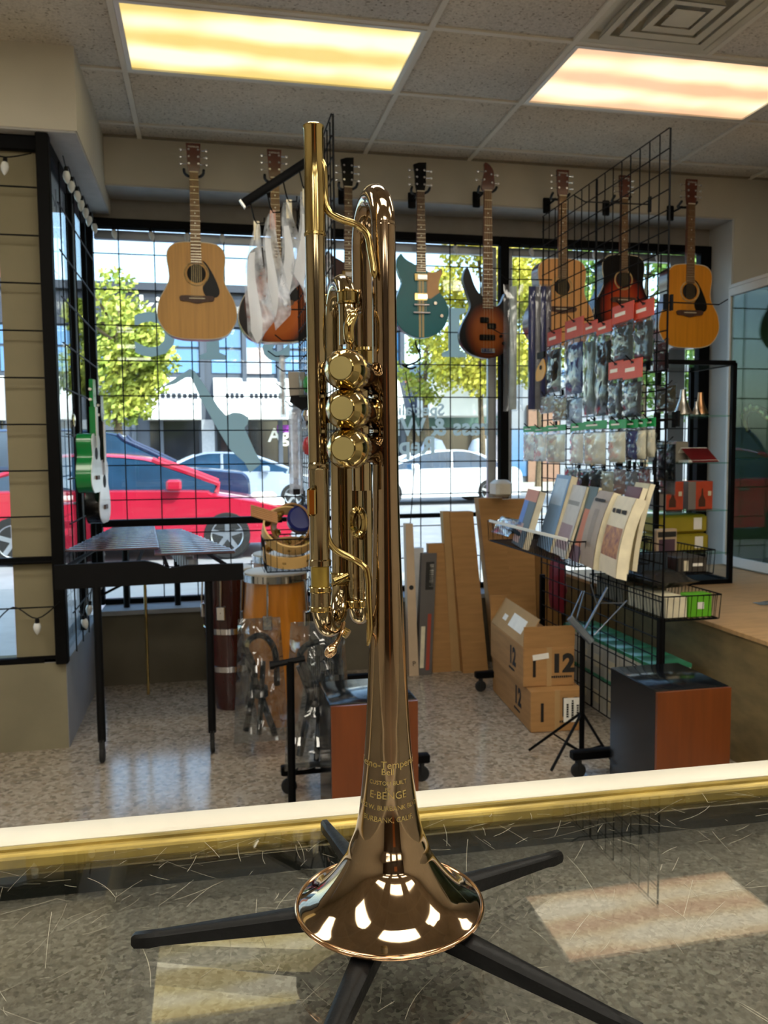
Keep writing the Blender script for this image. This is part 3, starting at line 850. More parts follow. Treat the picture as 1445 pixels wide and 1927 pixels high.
def neck_parts(t, z0, znut, ztop, w0, w1, fb, hd, head_out, nfr, yf, tun, dots=(3, 5, 7, 9, 12), neckm=None, z_fb0=None, headtext=None):
    """neck, fretboard, frets, dots, nut, headstock, tuners, all with front plane y=yf"""
    zf = z_fb0 if z_fb0 is not None else z0
    MB().prism([(-w0 * .8, z0), (w0 * .8, z0), (w1 * .85, znut), (-w1 * .85, znut)], -yf - .026, -yf - .004, FM).build('neck', neckm or M_mahog, t, local=True)
    MB().prism([(-w0, zf), (w0, zf), (w1, znut), (-w1, znut)], -yf - .004, -yf + .003, FM).build('fretboard', fb, t, local=True)
    sl = (znut - zf) * 1.42
    fr = MB(); dt = MB()
    def wz(z): return w0 + (w1 - w0) * (z - zf) / (znut - zf)
    fz = [znut - sl * (1 - 2 ** (-k / 12)) for k in range(0, nfr + 1)]
    for z in fz[1:]:
        if z > zf: fr.box(-wz(z), -.0042 + yf, z - .0011, wz(z), -.003 + yf, z + .0011)
    stuff(fr.build('frets', M_fret, t, local=True))
    for d in dots:
        z = (fz[d] + fz[d - 1]) / 2
        if z > zf: dt.lathe([(.0036, 0), (.0036, .0006), (0, .0006)], 8, T(0, yf - .0032, z) @ RX(PI / 2))
    if dt.f: stuff(dt.build('fret_dots', M_pearl, t, local=True))
    B('nut', M_bind, -w1, yf - .006, znut, w1, yf + .004, znut + .005, t, local=True)
    MB().prism(head_out, -yf - .016, -yf, FM).build('headstock', hd, t, local=True)
    ps = None
    for (x, z, sx) in tun:
        if ps is None:
            ps = MB().lathe([(.0055, 0), (.0055, .002), (.003, .002), (.003, .008), (0, .008)], 10, RX(PI / 2)).build('tuner', M_chrome, t, local=True)
            bt = MB().tube([(0, .010, 0), (.034, .010, 0)], .0022, 6).lathe([(0, -.004), (.006, -.003), (.0085, 0), (.006, .003), (0, .004)], 10, T(.040, .010, 0) @ RX(PI / 2)).build('tuner_button', M_chrome, ps, local=True)
            o = ps; q = bt
        else:
            o = share(ps, 'tuner', t); q = share(bt, 'tuner_button', o)
        o.location = (x, yf, z)
        q.rotation_euler = (0, 0, 0 if sx > 0 else PI); q.location = (0, .02 if sx < 0 else 0, 0)
        if sx < 0: q.location = (0, .020, 0)
    if headtext:
        m = Matrix(((1, 0, 0, 0), (0, 0, -1, yf - .0006), (0, 1, 0, ztop - .018), (0, 0, 0, 1)))
        text_mb(headtext, .014, m).build('headstock_lettering', M_pearl, t, local=True)
def strings(t, n, w1, wb, z0, z1, y0, y1):
    mb = MB()
    for k in range(n):
        u = k / (n - 1) * 2 - 1
        mb.tube([(wb * u, y0, z0), (w1 * u, y1, z1)], .0005, 4)
    stuff(mb.build('strings', M_string, t, local=True))
def hanger(x, z, rz=0):
    h = thing('guitar_hanger', 'black yoke wall hanger holding the neck of %s' % HWHO.pop(0), 'guitar hanger', (x, 4.685, z), 0, 'guitar wall hangers')
    B('wall_plate', M_blackp, -.022, -.016, -.045, .022, 0, .045, h, .004, local=True)
    MB().tube([(0, -.01, 0), (0, -.12, .0), (0, -.135, .004)], .006, 8).build('arm', M_black, h, local=True)
    MB().tube(spl([(-.050, -.215, .010), (-.047, -.185, .0), (-.030, -.140, 0), (0, -.132, 0), (.030, -.140, 0), (.047, -.185, 0), (.050, -.215, .010)], 5), .0075, 8).build('yoke', M_rubber, h, local=True)
HWHO = ['the leftmost natural guitar', 'the brown sunburst guitar', 'the dark red electric guitar', 'the teal electric guitar', 'the sunburst bass', 'the pale natural guitar', 'the red and black guitar', 'the honey coloured guitar']
def place(name, label, cat, px, ytop, ybot, rz, y=GY):
    p0 = W(px, ybot, y=y); p1 = W(px, ytop, y=y)
    return thing(name, label, cat, (p0.x, y, p0.z), rz, 'guitars hanging above the window'), p1.z - p0.z
def acoustic(label, px, ytop, ybot, rz, topm, sidem, cut=False, fb=None, hd=None, pick=True, saddle=False, rosew=None, pickdx=1, H0=None):
    t, h = place('acoustic_guitar', label, 'guitar', px, ytop, ybot, rz)
    k = h / .987
    out = [(x * k, z * k) for x, z in DREAD]
    if cut:
        cc = [Vector((x, z, 0)) for x, z in out]
        out = [((x if not (x > .045 * k and z > .40 * k) else min(x, max(.045 * k, .10 * k - (z - .43 * k) * .9))), z) for x, z in out]
    MB().prism(out, -.055, .046, FM).build('body', sidem, t, local=True)
    MB().prism(scaled(out, .996), .046, .050, FM).build('top', topm, t, local=True)
    ring = scaled(out, 1.004); rb_ = MB()
    rb_.tube([(x, -.048, z) for x, z in ring], .0024, 5, closed=True); rb_.build('binding', M_bind, t, local=True)
    zh = .333 * k
    MB().tube([(.060 * k * math.cos(a), -.0502, zh + .060 * k * math.sin(a)) for a in [2 * PI * i / 32 for i in range(32)]], .0045, 5, closed=True).build('rosette', M_ros, t, local=True)
    MB().prism(disc(.048 * k, 28, 0, zh), .0498, .0508, FM).build('sound_hole', M_hole, t, local=True)
    if pick:
        pg = [Vector(v) for v in ((.030, .400, 0), (.052, .385, 0), (.085, .33, 0), (.110, .27, 0), (.115, .235, 0), (.100, .215, 0), (.070, .213, 0), (.040, .225, 0), (.030, .262, 0), (.043, .285, 0), (.056, .31, 0), (.060, .338, 0), (.05, .372, 0))]
        MB().prism([(v.x * k, v.y * k) for v in spl(pg, 3, True)], .050, .0516, FM).build('pickguard', M_pick, t, local=True)
    zb = .20 * k
    MB().prism([(v.x * k, v.y) for v in spl([(-.082, zb + .018, 0), (0, zb + .020, 0), (.082, zb + .018, 0), (.082, zb - .006, 0), (.045, zb - .010, 0), (0, zb - .020, 0), (-.045, zb - .010, 0), (-.082, zb - .006, 0)], 3, True)], .050, .058, FM).build('bridge', rosew or M_rosew, t, local=True)
    MB().box(-.040 * k, -.0605, zb + .004, .040 * k, -.057, zb + .0075).build('saddle', M_bind, t, local=True)
    znut, ztop = h - .146 * k, h
    yf = -.052
    head = [(-.026 * k, znut), (.026 * k, znut), (.031 * k, znut + .03), (.037 * k, ztop), (-.037 * k, ztop), (-.031 * k, znut + .03)]
    tun = [(s * .024 * k, znut + d * k, s) for s in (-1, 1) for d in (.045, .080, .115)]
    neck_parts(t, .47 * k, znut, ztop, .0275 * k, .0225 * k, fb or M_rosewl, hd or M_headred, head, 20, yf, tun, z_fb0=zh + .046 * k, headtext='YAMAHA')
    strings(t, 6, .018 * k, .026 * k, zb, znut, -.058, yf - .006)
    p = W(px, ytop + .4 * (ybot - ytop), y=GY)
    hanger(t.location.x, t.location.z + znut + .012)
    return t
E3 = [(-115, 360), (-155, 450), (-130, 560), (-108, 640), (-150, 740), (-200, 830), (-250, 930), (-262, 1000), (-240, 1080), (-180, 1150), (-90, 1190), (-10, 1200), (90, 1190), (190, 1150), (260, 1070), (290, 950), (280, 870), (250, 810), (200, 745), (180, 680), (190, 620), (222, 540), (208, 490), (165, 520), (110, 535), (60, 520), (42, 500), (-40, 480), (-60, 450), (-100, 400)]
# electric outline: around the body from horn to horn
E3o = [((x) / 1793, (1200 - z) / 1851) for x, z in [(-205, 360), (-248, 450), (-222, 560), (-195, 640), (-228, 740), (-258, 830), (-272, 940), (-255, 1030), (-205, 1110), (-120, 1170), (-25, 1198), (70, 1190), (170, 1150), (245, 1070), (285, 950), (272, 860), (238, 790), (195, 735), (182, 680), (190, 610), (222, 530), (208, 490), (165, 522), (110, 535), (60, 520), (40, 490), (-45, 470), (-90, 445), (-140, 420), (-180, 385)]]
def electric(label, px, ytop, ybot, rz, bodym, stripes=True, pickm=None, hw=None):
    t, h = place('electric_guitar', label, 'guitar', px, ytop, ybot, rz)
    out = [(v.x, v.y) for v in spl([(x, z, 0) for x, z in E3o], 3, True)]
    MB().prism(out, -.022, .018, FM).prism(scaled(out, .985, (0, .2)), .018, .0225, FM).build('body', bodym, t, local=True)
    if pickm:
        pg = [(68, 530), (110, 540), (165, 528), (205, 500), (215, 545), (185, 615), (176, 685), (190, 735), (100, 800), (60, 800), (60, 600)]
        MB().prism([((x) / 1793, (1200 - z) / 1851) for x, z in pg], .0225, .0245, FM).build('pickguard', pickm, t, local=True)
    if stripes:
        for x in (-14, 18): MB().box(x / 1793 - .0055, -.0233, .004, x / 1793 + .0055, -.0222, .31).build('racing_stripe', M_stripe, t, local=True)
    for z in (590, 785):
        p = B('pickup', M_brass2, -.040, -.030, (1200 - z) / 1851 - .021, .036, -.0222, (1200 - z) / 1851 + .021, t, .003, local=True)
        B('pickup_cover', M_chrome, -.022, -.0335, (1200 - z) / 1851 - .014, .034, -.0295, (1200 - z) / 1851 + .014, p, .003, local=True)
    for z, w in ((868, .042), (948, .047)):
        MB().tube([(-w, -.033, (1200 - z) / 1851), (w, -.033, (1200 - z) / 1851)], .0065, 10).tube([(-w + .008, -.033, (1200 - z) / 1851), (-w + .008, -.02, (1200 - z) / 1851)], .004, 8).tube([(w - .008, -.033, (1200 - z) / 1851), (w - .008, -.02, (1200 - z) / 1851)], .004, 8).build('bridge_bar', M_chrome, t, local=True)
    for x, z in ((140, 848), (205, 975)):
        MB().lathe([(.010, .0222), (.009, .036), (0, .036)], 14, T(x / 1793, 0, (1200 - z) / 1851) @ RX(PI / 2)).build('control_knob', M_fret, t, local=True)
    znut = h - .158
    head = [(-.022, znut), (.022, znut), (.030, znut + .05), (.032, h), (-.010, h - .003), (-.040, h - .014), (-.032, h - .07), (-.030, znut + .04)]
    tun = [(s * .021, znut + d, s) for s in (-1, 1) for d in (.040, .078, .115)]
    neck_parts(t, .36, znut, h, .0275, .0215, M_rosew, M_blackg, head, 22, -.026, tun, (3, 5, 7, 9, 12, 15, 17, 19))
    strings(t, 6, .017, .024, (1200 - 948) / 1851, znut, -.040, -.033)
    hanger(t.location.x, t.location.z + znut + .012)
    return t
M_stripe = mat('cream_stripe', 'cdb67c', .35)
acoustic('natural spruce acoustic guitar with black pickguard, leftmost on the wall', 373, 277, 640, 0, M_spruce, M_mahog)
acoustic('brown sunburst acoustic guitar behind the hanging plastic bags', 521, 288, 646, 0, burst('brown_sunburst', 'c0641c', 'a04a10', '160805', .19, .14, .235), M_blackg, cut=True, rosew=M_rosewl)
electric('dark red electric guitar hidden behind the trumpet', 657, 299, 634, 0, mat('dark_cherry', '3a0d12', .15, 0, .2, 8, coat=.5), False)
electric('teal electric guitar with cream pickguard and stripes', 791, 308, 637, 0, mat('teal_lacquer', '00707c', .25, 0, .06, 8, spec=.3), True, mat('tan_pickguard', 'd8a468', .35))
# bass
bt_, bh = place('bass_guitar', 'tobacco sunburst bass guitar with long upper horn', 'guitar', 915, 310, 675, 0)
bt_['group'] = 'guitars hanging above the window'
BO = [((x - 995) / 1760, (1425 - z) / 1820) for x, z in [(785, 512), (750, 580), (748, 660), (795, 790), (822, 890), (795, 970), (735, 1080), (705, 1190), (730, 1290), (800, 1370), (900, 1412), (1000, 1425), (1105, 1405), (1195, 1345), (1250, 1250), (1262, 1150), (1235, 1040), (1205, 950), (1195, 860), (1210, 770), (1180, 762), (1145, 840), (1100, 892), (1045, 885), (945, 800), (885, 740), (842, 650), (812, 560)]]
bout = [(v.x, v.y) for v in spl([(x, z, 0) for x, z in BO], 3, True)]
MB().prism(bout, -.02, .018, FM).prism(scaled(bout, .985, (0, .2)), .018, .022, FM).build('body', burst('tobacco_sunburst', '9c5420', '6a3010', '080504', .15, .08, .19), bt_, local=True)
for x, z, w in ((960, 1040, .026), (1035, 1100, .026), (990, 1215, .046)):
    B('pickup', M_blackp, (x - 995) / 1760 - w, -.033, (1425 - z) / 1820 - .016, (x - 995) / 1760 + w, -.021, (1425 - z) / 1820 + .016, bt_, .004, local=True)
B('bridge', M_chrome, -.042, -.036, (1425 - 1375) / 1820, .042, -.021, (1425 - 1312) / 1820 - .005, bt_, .004, local=True)
for x, z in ((1130, 1200), (1160, 1270)): MB().lathe([(.009, .0222), (.008, .036), (0, .036)], 12, T((x - 995) / 1760, 0, (1425 - z) / 1820) @ RX(PI / 2)).build('control_knob', M_blackp, bt_, local=True)
znb = bh - .150
hb = [(v.x, v.y) for v in spl([(-.024, znb, 0), (.024, znb, 0), (.040, znb + .03, 0), (.036, znb + .075, 0), (.030, bh - .035, 0), (.004, bh - .004, 0), (-.020, bh, 0), (-.020, bh - .04, 0), (-.028, znb + .07, 0), (-.036, znb + .02, 0)], 3, True)]
neck_parts(bt_, .30, znb, bh, .031, .0215, M_rosewl, M_headred, hb, 22, -.027, [(-.022, znb + .06, -1), (-.014, znb + .105, -1), (.024, znb + .045, 1), (.020, znb + .09, 1)], (3, 5, 7, 9, 12, 15, 17, 19), z_fb0=(1425 - 920) / 1820)
strings(bt_, 4, .015, .028, .04, znb, -.038, -.034)
hanger(bt_.location.x, bt_.location.z + znb + .012)
acoustic('pale natural acoustic guitar partly behind the wire rack', 1050, 325, 652, 0, M_spruce3, M_mahog, pick=False)
acoustic('red and black sunburst acoustic guitar behind the wire rack', 1164, 335, 628, 0, burst('cherry_sunburst', 'b0421c', '8a2410', '080505', .15, .08, .21), M_blackg, pick=False)
acoustic('honey coloured acoustic guitar, rightmost on the wall', 1287, 342, 656, 0, M_spruce2, M_mahog)

# ================================================================== wire display racks
def hexa(mb, a, b, c, d, dep):
    """box from a front quad (lower left, lower right, upper right, upper left) pushed along dep"""
    q = [Vector(v) for v in (a, b, c, d)]; r = [v + Vector(dep) for v in q]
    return mb.add(q + r, [(0, 1, 2, 3), (7, 6, 5, 4), (0, 4, 5, 1), (1, 5, 6, 2), (2, 6, 7, 3), (3, 7, 4, 0)])
def gridwall(label, X, y0, feet):
    g = thing('wire_rack', label, 'display rack', (X, y0 + .61, 0))
    z0, z1 = .08, 2.51
    vs_ = hs_ = None
    for p in range(2):
        ya = p * .612 - .61; yb = ya + .606
        for k in range(9):
            y = ya + .606 * k / 8; r = .0042 if k in (0, 8) else .0029
            if k in (0, 8):
                o = MB().tube([(0, 0, z0), (0, 0, z1)], r, 6).build('post', M_wire, g, local=True); o.location = (0, y, 0); continue
            if vs_ is None: vs_ = MB().tube([(0, 0, z0), (0, 0, z1)], r, 5).build('wire', M_wire, g, local=True); vs_.location = (0, y, 0)
            else: share(vs_, 'wire', g, (0, y, 0))
        for k in range(33):
            z = z0 + (z1 - z0) * k / 32
            if hs_ is None: hs_ = MB().tube([(-.0055, 0, 0), (-.0055, .606, 0)], .0029, 5).build('wire', M_wire, g, local=True); hs_.location = (0, ya, z)
            else: share(hs_, 'wire', g, (0, ya, z))
    for y in (-.60, .595):
        B('foot', M_black, feet[0] - X, y - .02, .075, feet[1] - X, y + .02, .11, g, .004, local=True)
        MB().box(-.012, y - .012, .08, .012, y + .012, .62).build('upright_sleeve', M_black, g, local=True)
        for fx in feet:
            s_ = .03 if fx == feet[0] else -.03
            MB().lathe([(0, -.011), (.026, -.011), (.030, -.006), (.030, .006), (.026, .011), (0, .011)], 16, T(fx - X + s_, y, .030) @ RX(PI / 2)).box(fx - X + s_ - .006, y - .018, .03, fx - X + s_ + .006, y + .018, .078).build('caster', M_rubber, g, local=True)
    return g
RX1, RX0 = 1.75, .47
rackR = gridwall('black wire grid display rack loaded with packets and books', RX1, 2.93, (1.37, 2.06))
rackL = gridwall('black wire grid display rack seen edge on behind the trumpet', RX0, 3.04, (.24, .82))
def hook(rack, y, z, L=.15, side=-1):
    X = RX1 if rack is rackR else RX0
    MB().tube([(X + side * .004, y, z), (X + side * L * .86, y, z - .004), (X + side * L, y, z + .018)], .0026, 6).box(X - .004 + side * .006, y - .008, z - .03, X + .004 + side * .006, y + .008, z + .03).build('hook', M_wire, rack)

def pillow(mb, w, h, t, m, nu=6, nv=8, wr=.0, seed=0, taper=0):
    rnd = random.Random(seed)
    def f(sg):
        def g(u, v):
            a, b = u * 2 - 1, v * 2 - 1
            bl = math.sqrt(max(0, 1 - a * a)) * math.sqrt(max(0, 1 - abs(b) ** 5))
            ww = w * (1 - taper * v)
            edge = bl > .05
            return (a * ww / 2, b * h / 2, sg * t / 2 * bl + (rnd.uniform(-wr, wr) if edge else 0))
        return g
    mb.grid(f(1), nu, nv, m)
    k = len(mb.f)
    mb.grid(f(-1), nu, nv, m)
    mb.f[k:] = [q[::-1] for q in mb.f[k:]]
    return mb
NX = Vector((0, -1, 0)); NZ = Vector((0, 0, 1))
M_orange = mat('orange_card', 'c9472e', .45, 0, .1, 20)
M_green = mat('green_card', '14964a', .45, 0, .1, 20)
M_cream = mat('cream_insert', 'dfd6ba', .6, 0, .12, 18)
M_darkp = mat('dark_pouch', '14181c', .55, 0, .3, 25)
M_navy = mat('navy_cloth', '1e2a66', .7, 0, .2, 20)
M_greyc = mat('grey_cloth', '85858c', .7, 0, .2, 20)
def packet(label, rect, X, header, content, hh=.25, th=.02, cat='packet', group=None, name='hanging_packet', txt=None):
    x0, y0, x1, y1 = rect
    A = W(x0, (y0 + y1) / 2, x=X); Bq = W(x1, (y0 + y1) / 2, x=X)
    ym = (A.y + Bq.y) / 2; w = abs(A.y - Bq.y)
    zt_ = W((x0 + x1) / 2, y0, x=X).z; zb_ = W((x0 + x1) / 2, y1, x=X).z
    h = zt_ - zb_
    t = thing(name, label, cat, (X, ym, zb_), 0, group)
    def fm(z): return frame_m((X, ym, z), NX, NZ)
    if header is not None:
        MB().box(-w / 2, h * (.5 - hh), -.0012, w / 2, h / 2, .0012, fm((zt_ + zb_) / 2)).build('header_card', header, t)
        MB().box(-.012, h * .5 - .016, -.0016, .012, h * .5 - .008, .0016, fm((zt_ + zb_) / 2)).build('hang_slot', M_ink, t)
        MB().box(-w * .38, h * (.5 - hh * .62), .0012, w * .12, h * (.5 - hh * .42), .0017, fm((zt_ + zb_) / 2)).build('card_print', M_paper, t)
    hb_ = h * (1 - hh if header is not None else 1)
    zc0 = zb_ + hb_ / 2
    pillow(MB(), w * .92, hb_ * .86, th * .8, fm(zc0 - hb_ * .03), 6, 8, .003, len(label)).build('contents', content, t)
    pillow(MB(), w, hb_, th, fm(zc0) @ T(0, 0, 0), 10, 12, .0055, len(label) + 3).build('plastic_bag', M_clear, t)
    hook(rackR, ym, zt_ - .004, min(.2, abs(X - RX1) + .03), -1 if X < RX1 else 1)
    return t
G1 = 'orange topped packets on the wire rack'
packet('small packet with orange top and dark cloth beside the yellow tag', (1030, 622, 1056, 742), 1.66, M_orange, M_darkp, .22, .03, group=G1)
packet('orange topped packet with dark blue contents second from the yellow tag', (1063, 600, 1098, 746), 1.64, M_orange, M_navy, .24, .04, group=G1)
packet('long narrow packet with grey green shiny strap', (1099, 605, 1123, 786), 1.63, M_orange, mat('grey_green_strap', '39453f', .4, 0, .4, 20), .12, .035, group=G1)
packet('long black strap packet in the middle of the rack', (1122, 605, 1150, 788), 1.62, M_orange, M_blackp, .12, .04, group=G1)
packet('upper packet with orange card and three grey green pouches', (1152, 572, 1192, 684), 1.62, M_orange, mat('pouch_grey', '2c3634', .45, 0, .5, 30), .3, .04, group=G1)
packet('topmost orange topped packet nearest the rack end post', (1193, 566, 1230, 680), 1.63, M_orange, mat('pouch_dark', '1a2020', .45, 0, .5, 30), .28, .04, group=G1)
packet('orange topped clear packet above the green topped bags, left one', (1145, 680, 1172, 790), 1.60, M_orange, M_darkp, .3, .03, group=G1)
packet('orange topped clear packet above the green topped bags, right one', (1172, 676, 1208, 788), 1.60, M_orange, M_darkp, .32, .035, group=G1)
G2 = 'green topped bags on the wire rack'
packet('white green topped bag farthest left on the wire rack', (985, 802, 1008, 868), 1.60, M_green, M_paper, .16, .02, group=G2)
packet('pale green topped bag second from the left', (1005, 804, 1028, 868), 1.58, M_green, M_paper, .14, .02, group=G2)
packet('green topped bag with cream card beside the dark gap', (1028, 800, 1064, 872), 1.58, M_green, M_cream, .15, .025, group=G2)
packet('white crumpled green topped bag right of the dark gap', (1074, 796, 1098, 874), 1.58, M_green, M_paper, .18, .03, group=G2)
packet('large green topped bag with cream card in the middle', (1098, 792, 1141, 876), 1.57, M_green, M_cream, .18, .03, group=G2)
packet('green topped bag with cream card and blue corner', (1146, 790, 1178, 872), 1.58, M_green, M_cream, .2, .03, group=G2)
packet('green topped bag with dark navy contents', (1178, 790, 1200, 866), 1.6, M_green, M_navy, .2, .03, group=G2)
packet('green topped bag with purple stripe', (1198, 788, 1216, 866), 1.61, M_green, M_cream, .2, .03, group=G2)
packet('green topped bag nearest the rack end post', (1214, 786, 1233, 862), 1.63, M_green, M_cream, .22, .03, group=G2)
G3 = 'packets on the far side of the wire rack'
packet('brownish red stack of packets beside the rack end post', (1228, 640, 1258, 700), 1.86, None, mat('dark_red_card', '5a2420', .5, 0, .3, 20), group=G3)
packet('olive brown card packets above the red book', (1232, 722, 1273, 776), 1.9, None, mat('olive_card', '6a5f40', .6, 0, .2, 15), group=G3)
packet('black packet hanging left of the orange boxes', (1236, 828, 1272, 908), 1.9, None, M_blackp, group=G3)
packet('clear packet with shiny wires under the black packet', (1241, 880, 1271, 932), 1.91, None, M_greyc, group=G3)
packet('small brown paper packet below the yellow tag', (1040, 745, 1066, 792), 1.66, None, mat('brown_paper', '8a7a58', .7), group='plain packets on the wire rack')
packet('small grey paper packet left of the brown one', (1016, 742, 1042, 778), 1.66, None, mat('grey_paper', '9a978c', .7), group='plain packets on the wire rack')
packet('white and blue crumpled packet behind the green topped bags', (1066, 745, 1096, 800), 1.68, None, mat('blue_white_pack', '9fb0cc', .5, 0, .4, 12), group='plain packets on the wire rack')
for i in range(7):
    packet(['dark accessory packet behind the books, farthest left', 'dark accessory packet behind the books, second from left', 'dark accessory packet behind the books, third from left', 'pale accessory packet behind the books', 'pinkish accessory packet behind the books', 'light grey accessory packet behind the books', 'reddish accessory packet behind the books at the end post'][i],
           (1062 + 23 * i, 878 + (i % 2) * 4, 1086 + 23 * i, 932), 1.70, None, [M_darkp, M_blackp, M_darkp, M_cream, mat('pinkish_card', 'a07c74', .6), M_greyc, mat('reddish_card', '70393a', .6)][i], group='low packets behind the books')
# yellow tag
yt = thing('yellow_tag', 'bright yellow swing tag with black clip', 'tag', W(1015, 722, x=1.60))
tc_ = W(1017, 696, x=1.60)
MB().prism([(v.x, v.y) for v in spl([(-.05, -.05, 0), (.03, -.045, 0), (.06, 0, 0), (.035, .05, 0), (-.01, .03, 0), (-.05, .0, 0)], 4, True)], -.002, .002, frame_m(tc_, NX, NZ)).build('tag_card', mat('yellow_plastic', 'e0a000', .4), yt)
MB().lathe([(.011, 0), (.011, .004), (0, .004)], 12, frame_m(tc_ + Vector((-.002, -.01, .01)), NX, NZ)).build('tag_hole', M_ink, yt)
B('clip', M_blackp, tc_.x - .006, tc_.y - .05, tc_.z + .055, tc_.x + .006, tc_.y + .03, tc_.z + .085, yt)
# long wrapped straps at the far end
for i, (px, m_, lab) in enumerate(((966, mat('pale_strap', 'b9c4c4', .4, 0, .2, 20), 'pale strap in a long clear sleeve, outermost of the long sleeves'), (1001, M_navy, 'navy strap in a long clear sleeve'), (1011, M_greyc, 'grey strap in a long clear sleeve between navy ones'), (1021, M_navy, 'navy strap in a long clear sleeve nearest the yellow tag'), (1031, mat('plum_grey_cloth', '5c5360', .7, 0, .2, 20), 'plum grey strap in a long clear sleeve against the rack'))):
    top_ = W(px, 535, y=4.02); bot = W(px, 774, y=4.02)
    t = thing('long_packet', lab, 'packet', (top_.x, 4.02, bot.z), 0, 'long sleeves on the wire rack')
    h = top_.z - bot.z
    m_f = frame_m((top_.x, 4.02, (top_.z + bot.z) / 2), (1, -.3, 0), NZ)
    pillow(MB(), .034, h * .97, .02, m_f, 4, 12, .001, i).build('strap', m_, t)
    pillow(MB(), .042 if i else .1, h, .026, m_f, 5, 14, .002, i + 9).build('clear_sleeve', M_clear, t)
MB().tube([(1.745, 4.02, 2.16), (1.50, 4.02, 2.155), (1.47, 4.02, 2.175)], .003, 6).build('hook', M_wire, rackR)
for px, py, L in ((1205, 385, .33), (1010, 628, .3)):
    q = W(px + 20, py, x=RX1); hook(rackR, q.y, q.z, L)
hook(rackR, 2.96, W(1243, 570, x=RX1).z, .28, 1)

# wire baskets
def basket(label, x0, x1, y0, y1, zb, zt, sp=.026, open_front=False, slope=0):
    t = thing('wire_basket', label, 'basket', ((x0 + x1) / 2, (y0 + y1) / 2, zb))
    MB().tube([(x0, y0, zt), (x1, y0, zt), (x1, y1, zt), (x0, y1, zt)], .0032, 6, closed=True).build('rim', M_wire, t)
    MB().tube([(x0 + .01, y0 + .01, zb), (x1 - .01, y0 + .01, zb), (x1 - .01, y1 - .01, zb), (x0 + .01, y1 - .01, zb)], .003, 6, closed=True).build('base_wire', M_wire, t)
    mb = MB()
    nx = max(3, round((x1 - x0) / sp)); ny = max(3, round((y1 - y0) / sp))
    for k in range(nx + 1):
        x = x0 + (x1 - x0) * k / nx
        mb.tube([(x, y0, zt), (x, y0 + .01, zb), (x, y1 - .01, zb), (x, y1, zt)], .0016, 4)
    for k in range(ny + 1):
        y = y0 + (y1 - y0) * k / ny
        mb.tube([(x0, y, zt), (x0 + .01, y, zb), (x1 - .01, y, zb), (x1, y, zt)], .0016, 4)
    stuff(mb.build('wire_mesh', M_wire, t))
    return t
basket('long black wire basket of music books on the left side of the rack', 1.40, 1.735, 3.0, 4.02, .83, .93)
basket('upper black wire basket with boxes on the right side of the rack', 1.765, 2.16, 3.2, 3.78, .745, .85)
basket('lower black wire basket with a lime green box', 1.765, 2.03, 2.96, 3.6, .60, .70)
B('white_strip', M_paper, 1.392, 3.05, .928, 1.399, 3.98, .940)
tag(bpy.data.objects['white_strip'], 'white label strip along the rim of the book basket', 'label strip')
# music books leaning in the basket
def book(label, rect, X, lean, cover, extra=None, th=.012, curl=0):
    """upright booklet facing the shop aisle, leaning back against the rack"""
    x0, y0, x1, y1 = rect
    A = W(x0, y1, x=X); Bq = W(x1, y1, x=X)
    ym, w = (A.y + Bq.y) / 2, min(.26, abs(A.y - Bq.y))
    zb_ = .838; zt_ = W((x0 + x1) / 2, y0, x=X + .05).z
    t = thing('music_book', label, 'book', (X, ym, zb_), 0, 'music books in the wire basket')
    h = (zt_ - zb_) / math.cos(lean)
    m = frame_m((X, ym, zb_), (-.18, -1, 0), (math.sin(lean), 0, math.cos(lean)))
    def f(dz):
        return lambda u, v: ((u - .5) * w, v * h, dz - curl * (2 * v - 1) ** 2 * .5 + curl * .5)
    pg = MB(); pg.grid(f(-.001), 2, 8, m); k = len(pg.f); pg.grid(f(-th), 2, 8, m); pg.f[k:] = [q[::-1] for q in pg.f[k:]]
    n_ = 27
    side = []
    for j in range(8):
        for (a, b) in ((j * 3, j * 3 + 3), (j * 3 + 5, j * 3 + 2)): side.append((a, b, n_ + b, n_ + a))
    pg.f += side + [(0, n_, n_ + 1, 1), (1, n_ + 1, n_ + 2, 2), (24, 25, n_ + 25, n_ + 24), (25, 26, n_ + 26, n_ + 25)]
    pg.build('pages', M_cream, t)
    cv = MB(); cv.grid(f(.0002), 4, 12, m); cv.grid(f(.0014), 4, 12, m); k = len(cv.f) // 2
    cv.f[:k] = [q[::-1] for q in cv.f[:k]]
    c = cv.build('cover', cover, t)
    for (u0, v0, u1, v1, mm) in (extra or []):
        e = MB(); e.grid(lambda u, v: f(.0022)(u0 + (u1 - u0) * u, v0 + (v1 - v0) * v), 3, 8, m); e.build('cover_print', mm, c)
    return t, m, w, h
def pr(n, c): return mat('print_' + n, c, .5, 0, .06, 30)
M_abs = mat('print_painting', '6a2c34', .5, 0, .3, 40, col2='c08a50')
book('music book with blue and orange cover at the far end of the basket', (948, 920, 1000, 1000), 1.43, .3, pr('slate', '3d4a52'), [(.0, .8, 1, 1, pr('coral', 'c9714a')), (.02, .35, .4, .8, pr('blue', '3f6fc0')), (.0, .05, .55, .4, pr('skin', 'c79a8a'))], .03)
book('blue plastic wrapped book standing behind the coral one', (1000, 893, 1046, 990), 1.50, .28, pr('sky', '7d9dc2'), [(.1, .6, .9, .95, pr('sky2', 'b4c8de'))], .03)
book('white music book with small portrait', (1030, 912, 1072, 1010), 1.47, .30, pr('white', 'c9c3be'), [(.1, .1, .9, .45, pr('portrait', '9a7f86')), (.12, .72, .88, .78, pr('greyline', '8b8680'))], .012)
